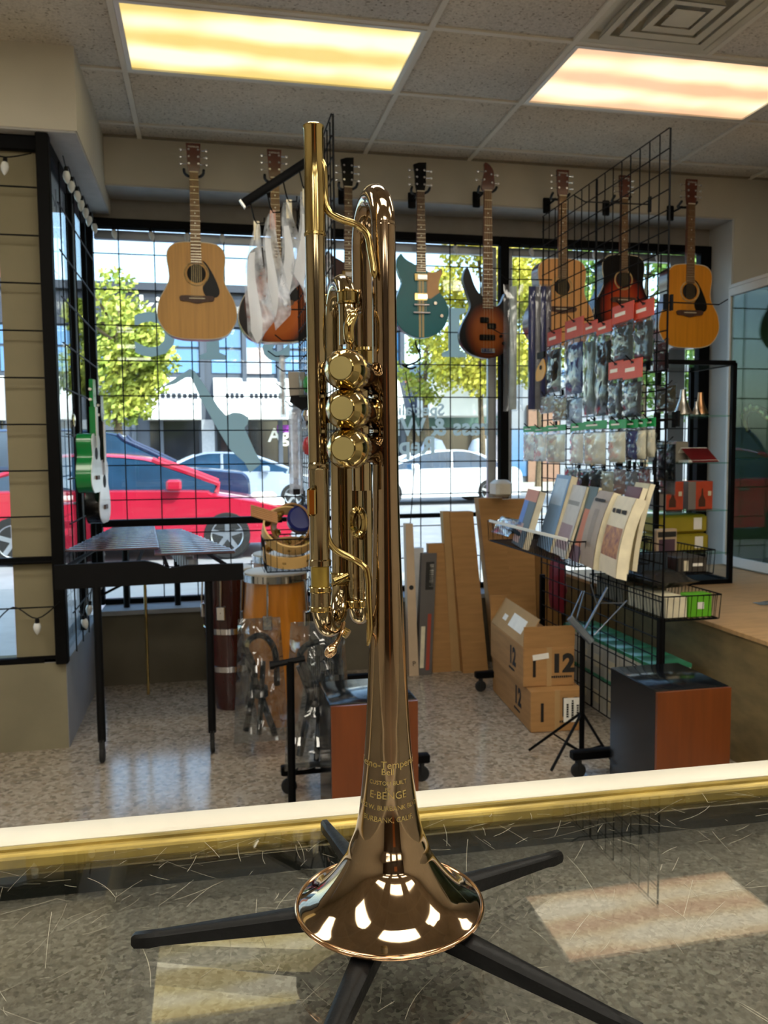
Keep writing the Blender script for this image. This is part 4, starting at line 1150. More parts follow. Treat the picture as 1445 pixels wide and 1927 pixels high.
book('dark music book with orange figure behind the grey brown one', (1064, 914, 1094, 1020), 1.46, .27, pr('teal', '4a5a5a'), [(.3, .2, 1, .7, pr('orange', 'c06a40')), (0, 0, 1, .2, pr('plum', '5b3040'))], .012)
t_, m_, w_, h_ = book('grey brown music book with a column of small type', (1082, 922, 1124, 1040), 1.44, .26, pr('taupe', 'a08d7c'), [(.35, .25, .65, .75, pr('taupe2', '8a7868'))], .03, .03)
stuff(marks_mb(.14, .014, m_ @ T(0, h_ * .87, .0125), (10,)).build('title', M_ink, t_))
t_, m_, w_, h_ = book('cream music book with a painting on its cover, nearest in the basket', (1118, 932, 1168, 1062), 1.42, .25, pr('cream', 'd9cdb4'), [(.04, .22, .96, .6, M_abs)], .04, .03)
stuff(marks_mb(.16, .018, m_ @ T(.0, h_ * .80, .0135), (3, 5, 5)).build('title', M_ink, t_))
book('maroon edged book leaning behind the cream one', (1140, 914, 1180, 1040), 1.50, .22, pr('maroon', '5a2024'), None, .02, .02)
book('pale manuscript book at the back of the basket', (1158, 907, 1196, 1040), 1.56, .2, pr('ivory', 'c8c0a4'), None, .02, .02)
bz = thing('cable_bag', 'black cable in a clear bag lying in the book basket', 'cable', W(980, 1010, x=1.47))
pz0 = W(985, 1003, x=1.48)
MB().tube(spl([pz0 + Vector((.03 * math.cos(a), .16 * math.sin(a), .012 * math.sin(3 * a))) for a in [k * 2 * PI / 10 for k in range(10)]], 4, True), .011, 8, closed=True).build('cable', M_blackp, bz)
pillow(MB(), .26, .10, .04, frame_m(W(950, 990, x=1.45), NX, (.6, 0, .8)), 6, 6, .006, 4).build('clear_bag', M_clear, bz)
# boxes in the right baskets
def small_box(label, x0, y0, z0, x1, y1, z1, m_, rz=0, group=None, face=None, name='small_box'):
    t = thing(name, label, 'box', ((x0 + x1) / 2, (y0 + y1) / 2, z0), rz, group)
    MB().box(-(x1 - x0) / 2, -(y1 - y0) / 2, 0, (x1 - x0) / 2, (y1 - y0) / 2, z1 - z0, None, .002).build('carton', m_, t, local=True)
    for (fx0, fz0, fx1, fz1, mm) in (face or []):
        w, d, h = x1 - x0, y1 - y0, z1 - z0
        MB().box(-w / 2 + fx0 * w, -d / 2 - .0012, fz0 * h, -w / 2 + fx1 * w, -d / 2 - .0002, fz1 * h).build('print', mm, t, local=True)
    return t
M_lime = mat('lime_box', '5cab1e', .45)
small_box('lime green box with a pale round emblem in the lower basket', 1.90, 2.985, .606, 2.005, 3.05, .70, M_lime, 0, None, [(.38, .35, .65, .65, M_paper)])
small_box('off white boxes behind the lime green one in the lower basket', 1.80, 2.99, .606, 1.895, 3.3, .69, M_cream)
small_box('grey brown card boxes filling the lower basket', 1.79, 3.32, .606, 2.0, 3.58, .70, mat('grey_card', '77705f', .7))
pl_ = MB(); pillow(pl_, .20, .42, .07, T(1.9, 3.28, .737) @ RZ(.04), 8, 8, .008, 5)
tag(pl_.build('dark_bag', mat('smoked_plastic', '2a2826', .25, 0, .4, 12), None), 'crumpled smoked plastic bag lying on the lower basket', 'bag')
small_box('dark box with white lettering at the front of the upper basket', 2.0, 3.23, .751, 2.14, 3.42, .815, mat('charcoal_box', '3a3733', .5), 0, None, [(.5, .4, .85, .6, M_paper), (.2, .1, .35, .8, M_cream)])
small_box('framed picture box standing in the upper basket', 2.02, 3.45, .751, 2.13, 3.48, .92, mat('picture_box', 'b09a80', .5), .1, None, [(.1, .1, .9, .72, pr('picture', '4a3340')), (.05, .78, .95, .93, M_ink)])
small_box('teal and black booklet in the upper basket', 1.82, 3.23, .751, 1.95, 3.30, .84, pr('inkblue', '1d2c3a'))
small_box('red card lying behind the charcoal box', 1.90, 3.32, .751, 1.99, 3.5, .80, pr('redcard', 'b0402c'))
small_box('khaki tray of green tabbed cards in the upper basket', 1.80, 3.52, .751, 1.98, 3.76, .86, mat('khaki_card', '8a7a34', .7))
for k, (gx, gy) in enumerate(((1.86, 3.53), (1.93, 3.56))):
    tag(MB().box(-.018, -.0012, 0, .018, .0012, .06, T(gx, gy, .862) @ RY(.25)).build('divider_tab', mat('light_green_tab', '7fb84a', .5)), ['light green divider tab nearer the post', 'light green divider tab nearer the picture box'][k], 'tab', 'green tabs')

# green and white cartons on the floor behind the rack
M_wbox = mat('white_carton', 'c9c8bc', .6, 0, .06, 10)
gi = 0
for row in range(2):
    for k in range(6):
        y = 3.25 + .155 * k
        lab = ['first', 'second', 'third', 'fourth', 'fifth', 'sixth'][k]
        t = thing('reed_carton', 'white carton with green lid, %s from the aisle end in the %s row' % (lab, ['bottom', 'top'][row]), 'carton', (1.95, y, row * .18), 0, 'green and white cartons')
        MB().box(-.09, -.074, 0, .09, .074, .16, None, .002).build('carton_body', M_wbox, t, local=True)
        MB().box(-.092, -.076, .16, .092, .076, .179, None, .002).build('lid', mat('green_lid', '3d8f6a', .3, 0, .2, 10), t, local=True)
        MB().box(-.0945, -.05, .04, -.0905, .02, .10).build('label', M_cream, t, local=True)
# speaker boxes in front of the racks
M_cherry = mat('cherry_veneer', '6c3512', .35, 0, .18, 6, stretch=(5, 1, .5), coat=.3)
M_glossk = mat('black_lacquer_panel', '101318', .14, 0, .1, 8)
def speaker(label, x0, x1, y0, y1, z1):
    t = thing('speaker_cabinet', label, 'cabinet', ((x0 + x1) / 2, (y0 + y1) / 2, 0))
    B('cabinet_body', M_glossk, x0, y0 + .012, .05, x1, y1, z1, t, .003)
    B('back_panel', M_cherry, x0 + .001, y0, .05, x1 - .001, y0 + .0125, z1 - .003, t)
    for a in (x0 + .03, x1 - .03):
        for b in (y0 + .04, y1 - .04): MB().lathe([(.02, 0), (.02, .05)], 12, T(a, b, 0)).build('foot', M_rubber, t)
    return t
speaker('cherry wood speaker box with black top at the foot of the right rack', 1.455, 1.735, 2.46, 2.79, .48)
sp_ = speaker('cherry wood speaker box with black top behind the trumpet bell', .365, .655, 2.57, 2.86, .48)
MB().box(.435, 2.566, .10, .475, 2.5705, .13).build('sticker', mat('red_sticker', 'b03a24', .5), sp_)
# cardboard boxes printed 12
def printed_box(label, o, rz, w, d, h, flaps):
    t = thing('cardboard_box', label, 'box', o, rz, 'cartons printed twelve')
    MB().box(-w / 2, 0, 0, w / 2, d, h, None, .004).build('carton', M_card, t, local=True)
    m = Matrix(((1, 0, 0, .065), (0, 0, -1, -.001), (0, 1, 0, h * .56), (0, 0, 0, 1)))
    text_mb('12', .115, m, bold=.006).build('print_number', M_ink, t, local=True)
    m[0][3] = .06; m[2][3] = h * .24
    stuff(marks_mb(.10, .012, m, (10,)).build('print_line', M_ink, t, local=True))
    MB().box(-.078, -.0012, h * .25, -.064, -.0002, h * .7).build('hand_slot', M_hole, t, local=True)
    ms = Matrix(((0, 0, -1, -w / 2 - .001), (-1, 0, 0, d * .3), (0, 1, 0, h * .55), (0, 0, 0, 1)))
    text_mb('12', .115, ms, bold=.006).build('print_number', M_ink, t, local=True)
    ms[1][3] = d * .32; ms[2][3] = h * .22
    stuff(marks_mb(.10, .012, ms, (10,)).build('print_line', M_ink, t, local=True))
    B('tape', M_card2, -.012, -.0016, 0, .012, -.0002, h, t, local=True)
    if flaps:
        MB().box(-w / 2, 0, 0, w / 2, .004, .10, T(0, .002, h) @ RX(.08)).build('front_flap', M_card, t, local=True)
        MB().box(-w / 2, 0, 0, w / 2, .004, .14, T(0, d - .004, h) @ RX(-.05)).build('rear_flap', M_card, t, local=True)
        fl = MB().box(-.004, .01, 0, 0, d - .01, .15, T(-w / 2 + .004, 0, h) @ RY(.55)).build('side_flap', M_card2, t, local=True)
        mf = T(-w / 2 + .004, 0, h) @ RY(.55)
        MB().box(-.006, .12, .04, -.0042, .34, .11, mf).build('shipping_label', M_paper, fl, local=True)
        MB().box(-.006, .40, .05, -.0042, .46, .08, mf).build('small_label', M_paper, fl, local=True)
        MB().box(-.062, -.0022, h * .72, .015, -.0012, h * .86, RY(-.12)).build('packing_slip', M_paper, t, local=True)
    else:
        MB().box(.03, -.0022, h * .22, .115, -.0012, h * .80).build('white_label', M_paper, t, local=True)
        for i, tx in enumerate(('x' * 6, 'x' * 9, 'x' * 5)):
            mm = Matrix(((0, -1, 0, .048 + .024 * i), (0, 0, -1, -.003), (1, 0, 0, h * .5), (0, 0, 0, 1)))
            stuff(marks_mb(.011 * len(tx), .011, mm, (len(tx),), i).build('label_print', M_ink, t, local=True))
    return t
b0 = W(1000, 1381, z=0)
printed_box('lower cardboard carton printed 12 with a white label', (b0.x + .125, b0.y, 0), -.085, .25, .68, .195, False)
printed_box('upper open cardboard carton printed 12 with raised flaps', (b0.x + .125 - .015, b0.y + .06, .196), -.085, .245, .60, .185, True)
# tall cartons leaning by the window
def leaning(name, label, bl, br, tl, tr, zt, dep, m_, yb=4.52, yt=4.60, group='tall cartons by the window'):
    a = W(bl, 1262, z=0); a.y = yb; a = Vector((W(bl, 1258, y=yb).x, yb, 0)); b = Vector((W(br, 1258, y=yb).x, yb, 0))
    d = W(tl, zt, y=yt); c = W(tr, zt, y=yt); c.z = d.z
    t = thing(name, label, 'carton', ((a.x + b.x) / 2, yb, 0), 0, group)
    o = hexa(MB(), a, b, c, d, (.0, dep, 0)).build('carton_body', m_, t)
    return t, a, b, c, d
M_wh = mat('cream_carton', 'c2ab90', .7, 0, .08, 6)
t, a, b, c, d = leaning('long_carton', 'narrow cream carton with dark letter P leaning beside the trumpet bell', 770, 788, 763, 777, 986, .06, M_wh)
mm = frame_m(a.lerp(b, .5) + Vector((0, -.002, .07)) + (d - a) * .0, b - a, d - a)
text_mb('P', .04, mm).build('letter_print', M_ink, t)
MB().lathe([(.014, 0), (.014, .001)], 12, frame_m(a.lerp(b, .5) * .42 + d.lerp(c, .5) * .58 + Vector((0, -.001, 0)), b - a, d - a)).build('round_print', M_ink, t)
t, a, b, c, d = leaning('keyboard_carton', 'dark grey keyboard carton with printed keys', 786, 812, 794, 822, 1042, .07, mat('slate_carton', '5b5654', .6, 0, .1, 8))
def onface(u0, v0, u1, v1, m_, name='print'):
    P = lambda u, v: (a.lerp(b, u)).lerp(d.lerp(c, u), v) + Vector((0, -.002, 0))
    hexa(MB(), P(u0, v0), P(u1, v0), P(u1, v1), P(u0, v1), (0, .0015, 0)).build(name, m_, t)
onface(.30, .70, .85, .93, M_ink, 'black_panel')
for k in range(12): onface(.55, .725 + .016 * k, .82, .737 + .016 * k, M_paper, 'printed_key')
onface(.55, .04, .80, .50, mat('red_print', 'a0402c', .6), 'red_band')
onface(.12, .06, .40, .40, M_cream, 'pale_band')
leaning('keyboard_carton', 'white carton with blue print behind the slate one', 779, 795, 779, 797, 1032, .05, mat('pale_carton', 'c6c8cc', .6), 4.60, 4.64)
leaning('long_carton', 'small brown carton with yellow sticker next to the slate one', 814, 860, 806, 844, 1024, .05, M_card, 4.56, 4.62)
leaning('long_carton', 'tall plain brown carton leaning left in the window', 872, 919, 846, 890, 964, .08, M_card, 4.50, 4.61)
leaning('long_carton', 'pale edged brown carton side behind the tall one', 850, 872, 833, 848, 963, .06, M_card2, 4.56, 4.62)
leaning('long_carton', 'tallest brown carton leaning by the window mullion', 935, 975, 900, 945, 938, .08, M_card, 4.55, 4.62)
leaning('long_carton', 'wide brown carton behind the book basket', 975, 1012, 945, 1003, 940, .08, M_card, 4.58, 4.63)
leaning('long_carton', 'short brown carton half hidden behind the wire rack', 1015, 1060, 1005, 1050, 1010, .08, mat('brown_card_dark', '7f5a2e', .85), 4.58, 4.63)
tag(MB().box(1.60, 4.44, 1.02, 1.70, 4.58, 1.12, None, .02).build('white_case', mat('cream_plastic', 'c9c2b4', .4)), 'small cream plastic case on top of the tall cartons', 'case')
# folding music stand
ms = thing('music_stand', 'folded grey wire music stand with black tripod legs', 'music stand', (1.50, 3.12, 0))
M_stg = mat('grey_stand_metal', '7b8490', .3, .8, .1, 20)
MB().tube([(1.50, 3.12, .02), W(1096, 1190, y=3.10)], .011, 10).build('pole', M_black, ms)
MB().tube([W(1072, 1162, y=3.11), W(1113, 1208, y=3.08)], .016, 8).build('tray', M_stg, ms)
for a_, b_ in (((1095, 1195), (1143, 1105)), ((1085, 1165), (1100, 1112)), ((1118, 1195), (1180, 1130)), ((1122, 1135), (1172, 1135)), ((1122, 1135), (1112, 1100)), ((1075, 1160), (1096, 1112))):
    MB().tube([W(*a_, y=3.10), W(*b_, y=3.10)], .0055 if a_[0] == 1095 else .003, 6).build('strut', M_stg, ms)
for a_ in (2.6, 3.7, 5.0):
    e = Vector((1.50 + .22 * math.cos(a_), 3.12 + .22 * math.sin(a_), .012))
    MB().tube([(1.50, 3.12, .20), e], .006, 6).build('leg', M_black, ms)
    MB().tube([(1.50, 3.12, .03), Vector((1.50, 3.12, .20)).lerp(e, .55)], .004, 6).build('brace', M_black, ms)

# ================================================================== plywood platform, shelf tower, glass cabinet
M_ply = mat('plywood_top', 'c09a6c', .55, 0, .12, 5, stretch=(2, 7, 2))
M_plys = mat('plywood_side', '7e6a44', .6, 0, .25, 4, stretch=(2, 2, 5))
pf = thing('plywood_platform', 'low plywood display platform along the right wall', 'platform', (2.8, 3.1, 0))
B('side_panel', M_plys, 2.10, 1.2, 0, 2.118, 4.68, .53, pf)
B('end_panel', M_plys, 2.118, 1.2, 0, 3.54, 1.218, .53, pf)
B('top_board', M_ply, 2.09, 1.19, .53, 3.54, 4.68, .55, pf, .002)
tag(pillow(MB(), .16, .07, .012, T(2.6, 3.4, .557), 6, 5, .002, 3).build('plastic_wrapper', M_clear), 'scrap of clear wrapper lying on the plywood platform', 'wrapper')
tw = thing('glass_shelf', 'black framed glass shelf tower on the plywood platform', 'shelf', (2.57, 4.2, .55))
TX0, TX1, TY0, TY1, TZ = 2.34, 2.79, 4.0, 4.40, 1.75
for x_ in (TX0, TX1):
    for y_ in (TY0, TY1): B('post', M_black, x_ - .012, y_ - .012, .55, x_ + .012, y_ + .012, TZ, tw)
for z_ in (TZ, .5625):
    for y_ in (TY0, TY1): B('rail', M_black, TX0, y_ - .012, z_ - .012, TX1, y_ + .012, z_ + .012, tw)
    for x_ in (TX0, TX1): B('rail', M_black, x_ - .012, TY0, z_ - .012, x_ + .012, TY1, z_ + .012, tw)
M_shelfg = glassmat('green_edge_glass', 'd8efe4', 1.5, 0, .04, 'b8d0c4')
SHZ = [1.47, 1.215, .955, .72]
for z_ in SHZ: B('glass_shelf_board', M_shelfg, TX0 + .012, TY0 + .012, z_ - .007, TX1 - .012, TY1 - .012, z_, tw)
B('glass_top', M_shelfg, TX0 + .012, TY0 + .012, TZ - .01, TX1 - .012, TY1 - .012, TZ - .003, tw)
B('base_board', M_black, TX0 + .012, TY0 + .012, .552, TX1 - .012, TY1 - .012, .565, tw)
def mute(label, x, y, z, s, m_, copper=None):
    t = thing('trumpet_mute', label, 'mute', (x, y, z), 0, 'mutes on the glass shelf')
    MB().lathe([(0, 0), (.040 * s, 0), (.048 * s, .006 * s), (.046 * s, .014 * s), (.030 * s, .05 * s), (.018 * s, .09 * s), (.013 * s, .135 * s), (0, .136 * s)], 20, None).build('body', m_, t, local=True)
    MB().lathe([(.0475 * s, .004 * s), (.050 * s, .008 * s), (.0475 * s, .012 * s)], 20).build('rim', M_chrome, t, local=True)
M_alum = mat('spun_aluminium', 'b9b4ae', .25, 1, .08, 10)
mute('silver straight mute on the top glass shelf, left', 2.55, 4.10, 1.471, 1.05, M_alum)
mute('silver straight mute with copper tip on the top glass shelf', 2.67, 4.12, 1.471, .95, mat('copper_aluminium', 'b98a62', .3, 1, .2, 8))
mute('short silver cup mute at the front of the top glass shelf', 2.60, 4.05, 1.471, .55, M_alum)
small_box('grey case on the second glass shelf', 2.46, 4.15, 1.216, 2.62, 4.3, 1.33, mat('grey_case', '8f897c', .6), 0, None, None, 'grey_case')
rb2 = thing('red_book', 'open red covered book standing as a tent on the glass shelf', 'book', (2.64, 4.08, 1.216))
hexa(MB(), (2.58, 4.04, 1.217), (2.74, 4.04, 1.217), (2.72, 4.12, 1.29), (2.56, 4.12, 1.29), (0, .004, .003)).build('front_cover', mat('red_cover', '6a1418', .45, 0, .15, 20), rb2)
hexa(MB(), (2.55, 4.20, 1.217), (2.71, 4.20, 1.217), (2.72, 4.125, 1.292), (2.56, 4.125, 1.292), (0, .003, .004)).build('rear_cover', M_paper, rb2)
B('pages', M_paper, 2.56, 4.05, 1.216, 2.745, 4.16, 1.228, rb2)
ob = mat('orange_box_print', 'b5452a', .5, 0, .15, 20)
for k, (x_, lab) in enumerate(((2.40, 'orange box with bottle picture, half hidden behind black packet'), (2.58, 'orange box with bottle picture on the third glass shelf'))):
    t = thing('oil_box', lab, 'box', (x_ + .07, 4.12, .956), 0, 'orange boxes on the glass shelf')
    MB().box(-.075, -.05, 0, .075, .05, .155, None, .002).build('carton', ob, t, local=True)
    MB().box(-.076, -.051, .0, -.03, .051, .154).build('grey_side', mat('grey_print', '7d7672', .5), t, local=True)
    MB().prism([(-.012, .015), (.030, .015), (.030, .05), (.016, .08), (.014, .115), (.006, .115), (.004, .08), (-.012, .05)], .050, .0512, FM).build('bottle_print', pr('bottlebrown', '4a2a1c'), t, local=True)
    MB().prism([(.045, .075), (.065, .075), (.065, .1), (.045, .1)], .050, .0512, FM).build('label_print', M_cream, t, local=True)
yb = mat('mustard_box', '9a8a22', .5, 0, .08, 10)
for k in range(2):
    t = thing('mustard_box', ['lower mustard yellow box on the bottom glass shelf', 'upper mustard yellow box stacked on the bottom glass shelf'][k], 'box', (2.55 - .01 * k, 4.16, .721 + .105 * k), 0, 'mustard boxes')
    MB().box(-.17 + .012 * k, -.09, 0, .16, .09, .10, None, .012).build('carton', yb, t, local=True)
    MB().box(.07, -.0915, .02, .12, -.0902, .085).build('label', M_paper, t, local=True)
# white framed wall cabinet
cb = thing('glass_cabinet', 'white framed glass wall cabinet with brass instruments inside', 'cabinet', (3.35, 3.4, .55))
CXf, CY0, CY1, CZ0, CZ1 = 3.16, 1.4, 4.60, .56, 2.27
for (z_, a_) in ((CZ1 - .05, CZ1), (CZ0, CZ0 + .06)): B('rail', M_white, CXf, CY0, z_, CXf + .03, CY1, a_, cb, .003)
for y_ in (CY1 - .02, CY0, 3.0): B('stile', M_white, CXf + .001, y_, CZ0, CXf + .03, y_ + .025, CZ1, cb, .003)
B('end_panel', glassmat('cab_glass', 'dce8e2', 1.32), CXf + .03, CY1 - .012, CZ0, XR - .02, CY1 - .006, CZ1, cb)
B('cabinet_glass', MATS['cab_glass'], CXf + .010, CY0, CZ0 + .06, CXf + .016, CY1 - .02, CZ1 - .05, cb)
B('cabinet_top', M_white, CXf, CY0, CZ1, XR - .005, CY1, CZ1 + .02, cb)
B('cabinet_floor', mat('cabinet_carpet', '6b6455', .9), CXf + .03, CY0, CZ0, XR - .01, CY1, CZ0 + .03, cb)
B('back_panel', mat('cabinet_back', '6a6450', .8), XR - .03, CY0, CZ0, XR - .012, CY1, CZ1, cb)
B('cabinet_base', M_wall, CXf + .02, CY0, .551, XR - .01, CY1 - .02, CZ0 - .001, cb)
B('shelf_board', M_shelfg, CXf + .03, CY0, 1.22, XR - .04, CY1 - .03, 1.228, cb)
sx = thing('saxophone', 'brass saxophone lying inside the glass cabinet', 'saxophone', (3.32, 3.95, 1.229))
ps_ = spl([W(1408, 812, x=3.27), W(1402, 790, x=3.27), W(1412, 772, x=3.27), W(1432, 772, x=3.28), W(1460, 792, x=3.29), W(1540, 818, x=3.31), (3.34, 3.45, 1.27)], 5)
MB().tube(ps_, [.012 + .028 * k / (len(ps_) - 1) for k in range(len(ps_))], 14).build('body_tube', M_brass2, sx)
MB().lathe([(.04, 0), (.045, .08), (.06, .16), (.085, .22)], 24, T(3.36, 3.36, 1.262) @ RX(-PI / 2 - .25), caps=False).build('bell', M_brass2, sx)
for k in range(7):
    q = ps_[6 + 3 * k]
    MB().lathe([(.018, 0), (.02, .005), (.012, .01), (0, .011)], 12, T(q.x - .02 - .002 * k, q.y, q.z + .012) @ RY(-PI / 2)).build('key', M_brass2, sx)
MB().tube([(3.34, 3.62, 1.229), (3.34, 3.62, 1.30)], .012, 8).build('support', M_blackp, sx)
ho = thing('horn', 'second brass horn on the floor of the glass cabinet', 'horn', (3.34, 4.1, .591))
MB().tube(spl([(3.34 + .02 * math.sin(3 * a), 4.05 + .14 * math.cos(a), .85 + .14 * math.sin(a)) for a in [k * 2 * PI / 12 for k in range(12)]], 4, True), .011, 10, closed=True).build('coil', M_brass2, ho)
MB().lathe([(.014, 0), (.02, .08), (.04, .15), (.08, .19)], 20, T(3.34, 3.93, .80) @ RX(PI / 2 + .9), caps=False).build('bell', M_brass2, ho)
MB().tube([(3.34, 4.05, .591), (3.34, 4.05, .72)], .01, 8).lathe([(.06, 0), (.06, .008)], 16, T(3.34, 4.05, .591)).build('support', M_blackp, ho)
tag(B('black_case', M_blackp, 3.22, 3.85, 2.291, 3.42, 4.33, 2.32, None, .008), 'flat black case lying on top of the glass cabinet', 'case')
rq = W(1068, 1150, x=1.92)
rbg = thing('red_bag', 'red cloth bag hanging on the far side of the wire rack', 'bag', (1.86, rq.y, rq.z))
pillow(MB(), .16, .30, .07, frame_m((1.86, rq.y, rq.z + .15), NX, NZ), 8, 10, .006, 12).build('bag_body', mat('red_nylon', '8e1a2c', .5, 0, .2, 10), rbg)
MB().tube(spl([(1.86, rq.y + .05, rq.z + .28), (1.83, rq.y + .02, rq.z + .36), (1.80, rq.y, rq.z + .38), (1.83, rq.y - .02, rq.z + .36), (1.86, rq.y - .05, rq.z + .28)], 4), .006, 6).build('handle', MATS['red_nylon'], rbg)
hook(rackR, rq.y, rq.z + .375, .08, 1)

# ================================================================== marimba by the entrance window
mr = thing('marimba', 'marimba with dark rosewood bars on a black wheeled frame', 'marimba', (-.25, 4.1, 0))
M_bar = mat('rosewood_bar', '54424a', .12, 0, .2, 10, coat=1, spec=1)
ZB = .852
NA = 15
for k in range(NA):
    f = k / (NA - 1); y = 3.64 + 1.08 * f
    xr = .105 - .255 * f; xl = -.235 - .085 * f
    MB().box(xl, y - .028, ZB + .004, xr, y + .028, ZB + .016, None, .003).build('bar', M_bar, mr)
for k in range(NA - 1):
    f = (k + .5) / (NA - 1); y = 3.64 + 1.08 * f
    xl = -.605 + .08 * f; xr = -.215 - .085 * f
    MB().box(xl, y - .022, ZB + .028, xr, y + .022, ZB + .038, None, .003).build('bar', M_bar, mr)
rail_o = [(-.625, .742), (.135, .752), (.135, .822), (-.10, .822), (-.17, .812), (-.22, .835), (-.27, .848), (-.625, .842)]
MB().prism(rail_o, -3.555, -3.53, FM).build('end_rail', M_blackp, mr)
MB().prism([(-.54, .76), (-.13, .76), (-.13, .84), (-.54, .84)], -4.83, -4.80, FM).build('end_rail', M_blackp, mr)
for xa, xb, z_ in ((-.58, -.50, .845), (-.30, -.34, .85), (-.18, -.30, .83), (.06, -.17, .83)):
    MB().tube([(xa, 3.55, z_ - .012), (xb, 4.81, z_ - .012)], .009, 8).build('bar_rail', M_black, mr)
for xa, ya in ((-.465, 3.545), (-.012, 3.555), (-.47, 4.80), (-.19, 4.80)):
    MB().tube([(xa, ya, .09), (xa, ya, .76)], .017, 10).build('leg', M_blackp, mr)
    MB().box(-.010, -.016, .05, .010, .016, .10, T(xa, ya, 0)).lathe([(0, -.010), (.028, -.010), (.033, -.005), (.033, .005), (.028, .010), (0, .010)], 16, T(xa, ya, .033) @ RY(PI / 2)).build('caster', M_rubber, mr)
MB().tube([(-.33, 4.3, .06), (-.33, 4.3, .70)], .008, 8).build('resonator_rod', M_brass2, mr)
MB().tube([(-.47, 4.80, .30), (-.19, 4.80, .30)], .008, 8).build('cross_brace', M_black, mr)
MB().tube([(-.465, 3.545, .70), (-.25, 3.7, .79)], .006, 6).build('diagonal_brace', M_black, mr)
for k in range(10):
    f = k / 9; y = 3.66 + 1.0 * f
    MB().tube([(-.08 - .14 * f, y, ZB - .02), (-.08 - .14 * f, y, ZB - .10)], .021 - .006 * f, 10).build('resonator_tube', M_alu, mr)
tag(B('board', mat('dark_green_board', '12301f', .6), .02, 4.60, 0, .16, 4.64, .42), 'dark green board leaning under the window behind the congas', 'board')

# congas
def conga(label, x, y, h, r, m_, skin, bands=0):
    t = thing('conga_drum', label, 'drum', (x, y, 0), 0, 'conga drums')
    MB().lathe([(r * .62, 0), (r * .66, .02), (r * .82, h * .22), (r * 1.02, h * .52), (r * 1.06, h * .66), (r * .97, h * .9), (r * .94, h * .97)], 28).build('shell', m_, t, local=True)
    MB().lathe([(r * 1.0, h * .94), (r * 1.03, h * .94), (r * 1.03, h * .985), (r * 1.0, h * .985)], 28).build('hoop', M_chrome, t, local=True)
    MB().lathe([(r * .99, h * .955), (r * .99, h * .995), (r * .95, h), (0, h + .001)], 28).build('drum_head', skin, t, local=True)
    for k in range(5):
        a = 2 * PI * k / 5 - 1.9
        c_, s_ = math.cos(a), math.sin(a)
        MB().tube([(c_ * r * 1.05, s_ * r * 1.05, h * .95), (c_ * r * 1.12, s_ * r * 1.12, h * .70)], .005, 6).build('tension_rod', M_chrome, t, local=True)
        MB().box(-.004, -.022, -.035, .012, .022, .035, T(c_ * r * 1.055, s_ * r * 1.055, h * .70) @ RZ(a), .004).build('lug_plate', M_chrome, t, local=True)
    for b in range(bands):
        zz = h * (.30 + .27 * b); rr = r * (.88 + .14 * b)
        MB().lathe([(rr * .98, zz - .016), (rr * 1.0 + .004, zz - .014), (rr * 1.02 + .004, zz + .014), (rr * 1.0, zz + .016)], 28, caps=False).build('band', M_chrome, t, local=True)
    return t
M_skin = mat('drum_skin', 'cfc6b4', .45, 0, .1, 8)
conga('dark red conga drum with two metal bands', .085, 4.20, .72, .122, mat('dark_red_stave', '3a1210', .25, 0, .25, 8, stretch=(6, 6, .6), coat=.4), M_skin, 2)
conga('tall amber wood conga drum in front of the window', .30, 3.90, .735, .15, mat('amber_stave', 'b5701a', .3, 0, .14, 8, stretch=(7, 7, .5), coat=.4), M_skin)
conga('pale headed conga drum behind the amber one', .36, 4.46, .75, .14, mat('natural_stave', 'a5692a', .3, 0, .14, 8, stretch=(7, 7, .5), coat=.4), M_skin)
# basket of tambourines on the left rack
basket('small wire basket of tambourines on the left rack', .225, .462, 3.52, 3.74, .78, .92)
def tambourine(label, c, r, rx, rz, m_):
    t = thing('tambourine', label, 'tambourine', c, 0, 'tambourines in the basket')
    m = T(*c) @ RZ(rz) @ RX(rx)
    MB().lathe([(r, -.026), (r + .008, -.026), (r + .008, .026), (r, .026), (r, -.026)], 32, m, caps=False).build('hoop', m_, t)
    for k in range(7):
        a = 2 * PI * k / 7
        p = Vector((math.cos(a) * (r + .004), math.sin(a) * (r + .004), 0))
        MB().lathe([(.003, -.006), (.018, -.004), (.018, -.002), (.003, -.001), (.018, .001), (.018, .004), (.003, .006)], 10, m @ T(*p) @ T(-.012 * math.cos(a), -.012 * math.sin(a), 0)).build('jingle', M_brass2, t)
M_woodl = mat('pale_beech', 'dcb97c', .45, 0, .1, 10)
tambourine('pale beech tambourine tilted up at the front of the basket', (.345, 3.62, .95), .115, .75, .15, M_woodl)
tambourine('tan tambourine lying low in the basket', (.345, 3.63, .85), .112, .3, -.1, mat('tan_beech', 'cfa868', .45, 0, .1, 10))
tambourine('brown tambourine standing behind the beech one', (.365, 3.70, .965), .09, 1.35, -.5, mat('brown_beech', '9a6f3c', .45, 0, .1, 10))
tag(MB().lathe([(.05, -.03), (.062, -.02), (.062, .02), (.05, .03)], 24, T(.40, 3.69, .99) @ RX(1.2)).build('blue_drum', mat('blue_shell', '14206a', .3, coat=.3)), 'small blue hand drum at the back of the tambourine basket', 'drum')
ps2 = W(496, 966, y=3.62)
for k in range(6):
    o = MB().tube([ps2 + Vector((-.055, -.004 + .004 * k, .018 + .008 * (k - 3) )), ps2 + Vector((.06, .004 * k, -.020 + .008 * (k - 3)))], .0055, 8).build('drumstick', mat('stick_wood', 'a8794a', .5, 0, .15, 20))
    tag(o, 'brown wooden stick in the bundle above the tambourines', 'stick', 'bundle of sticks above the tambourines')
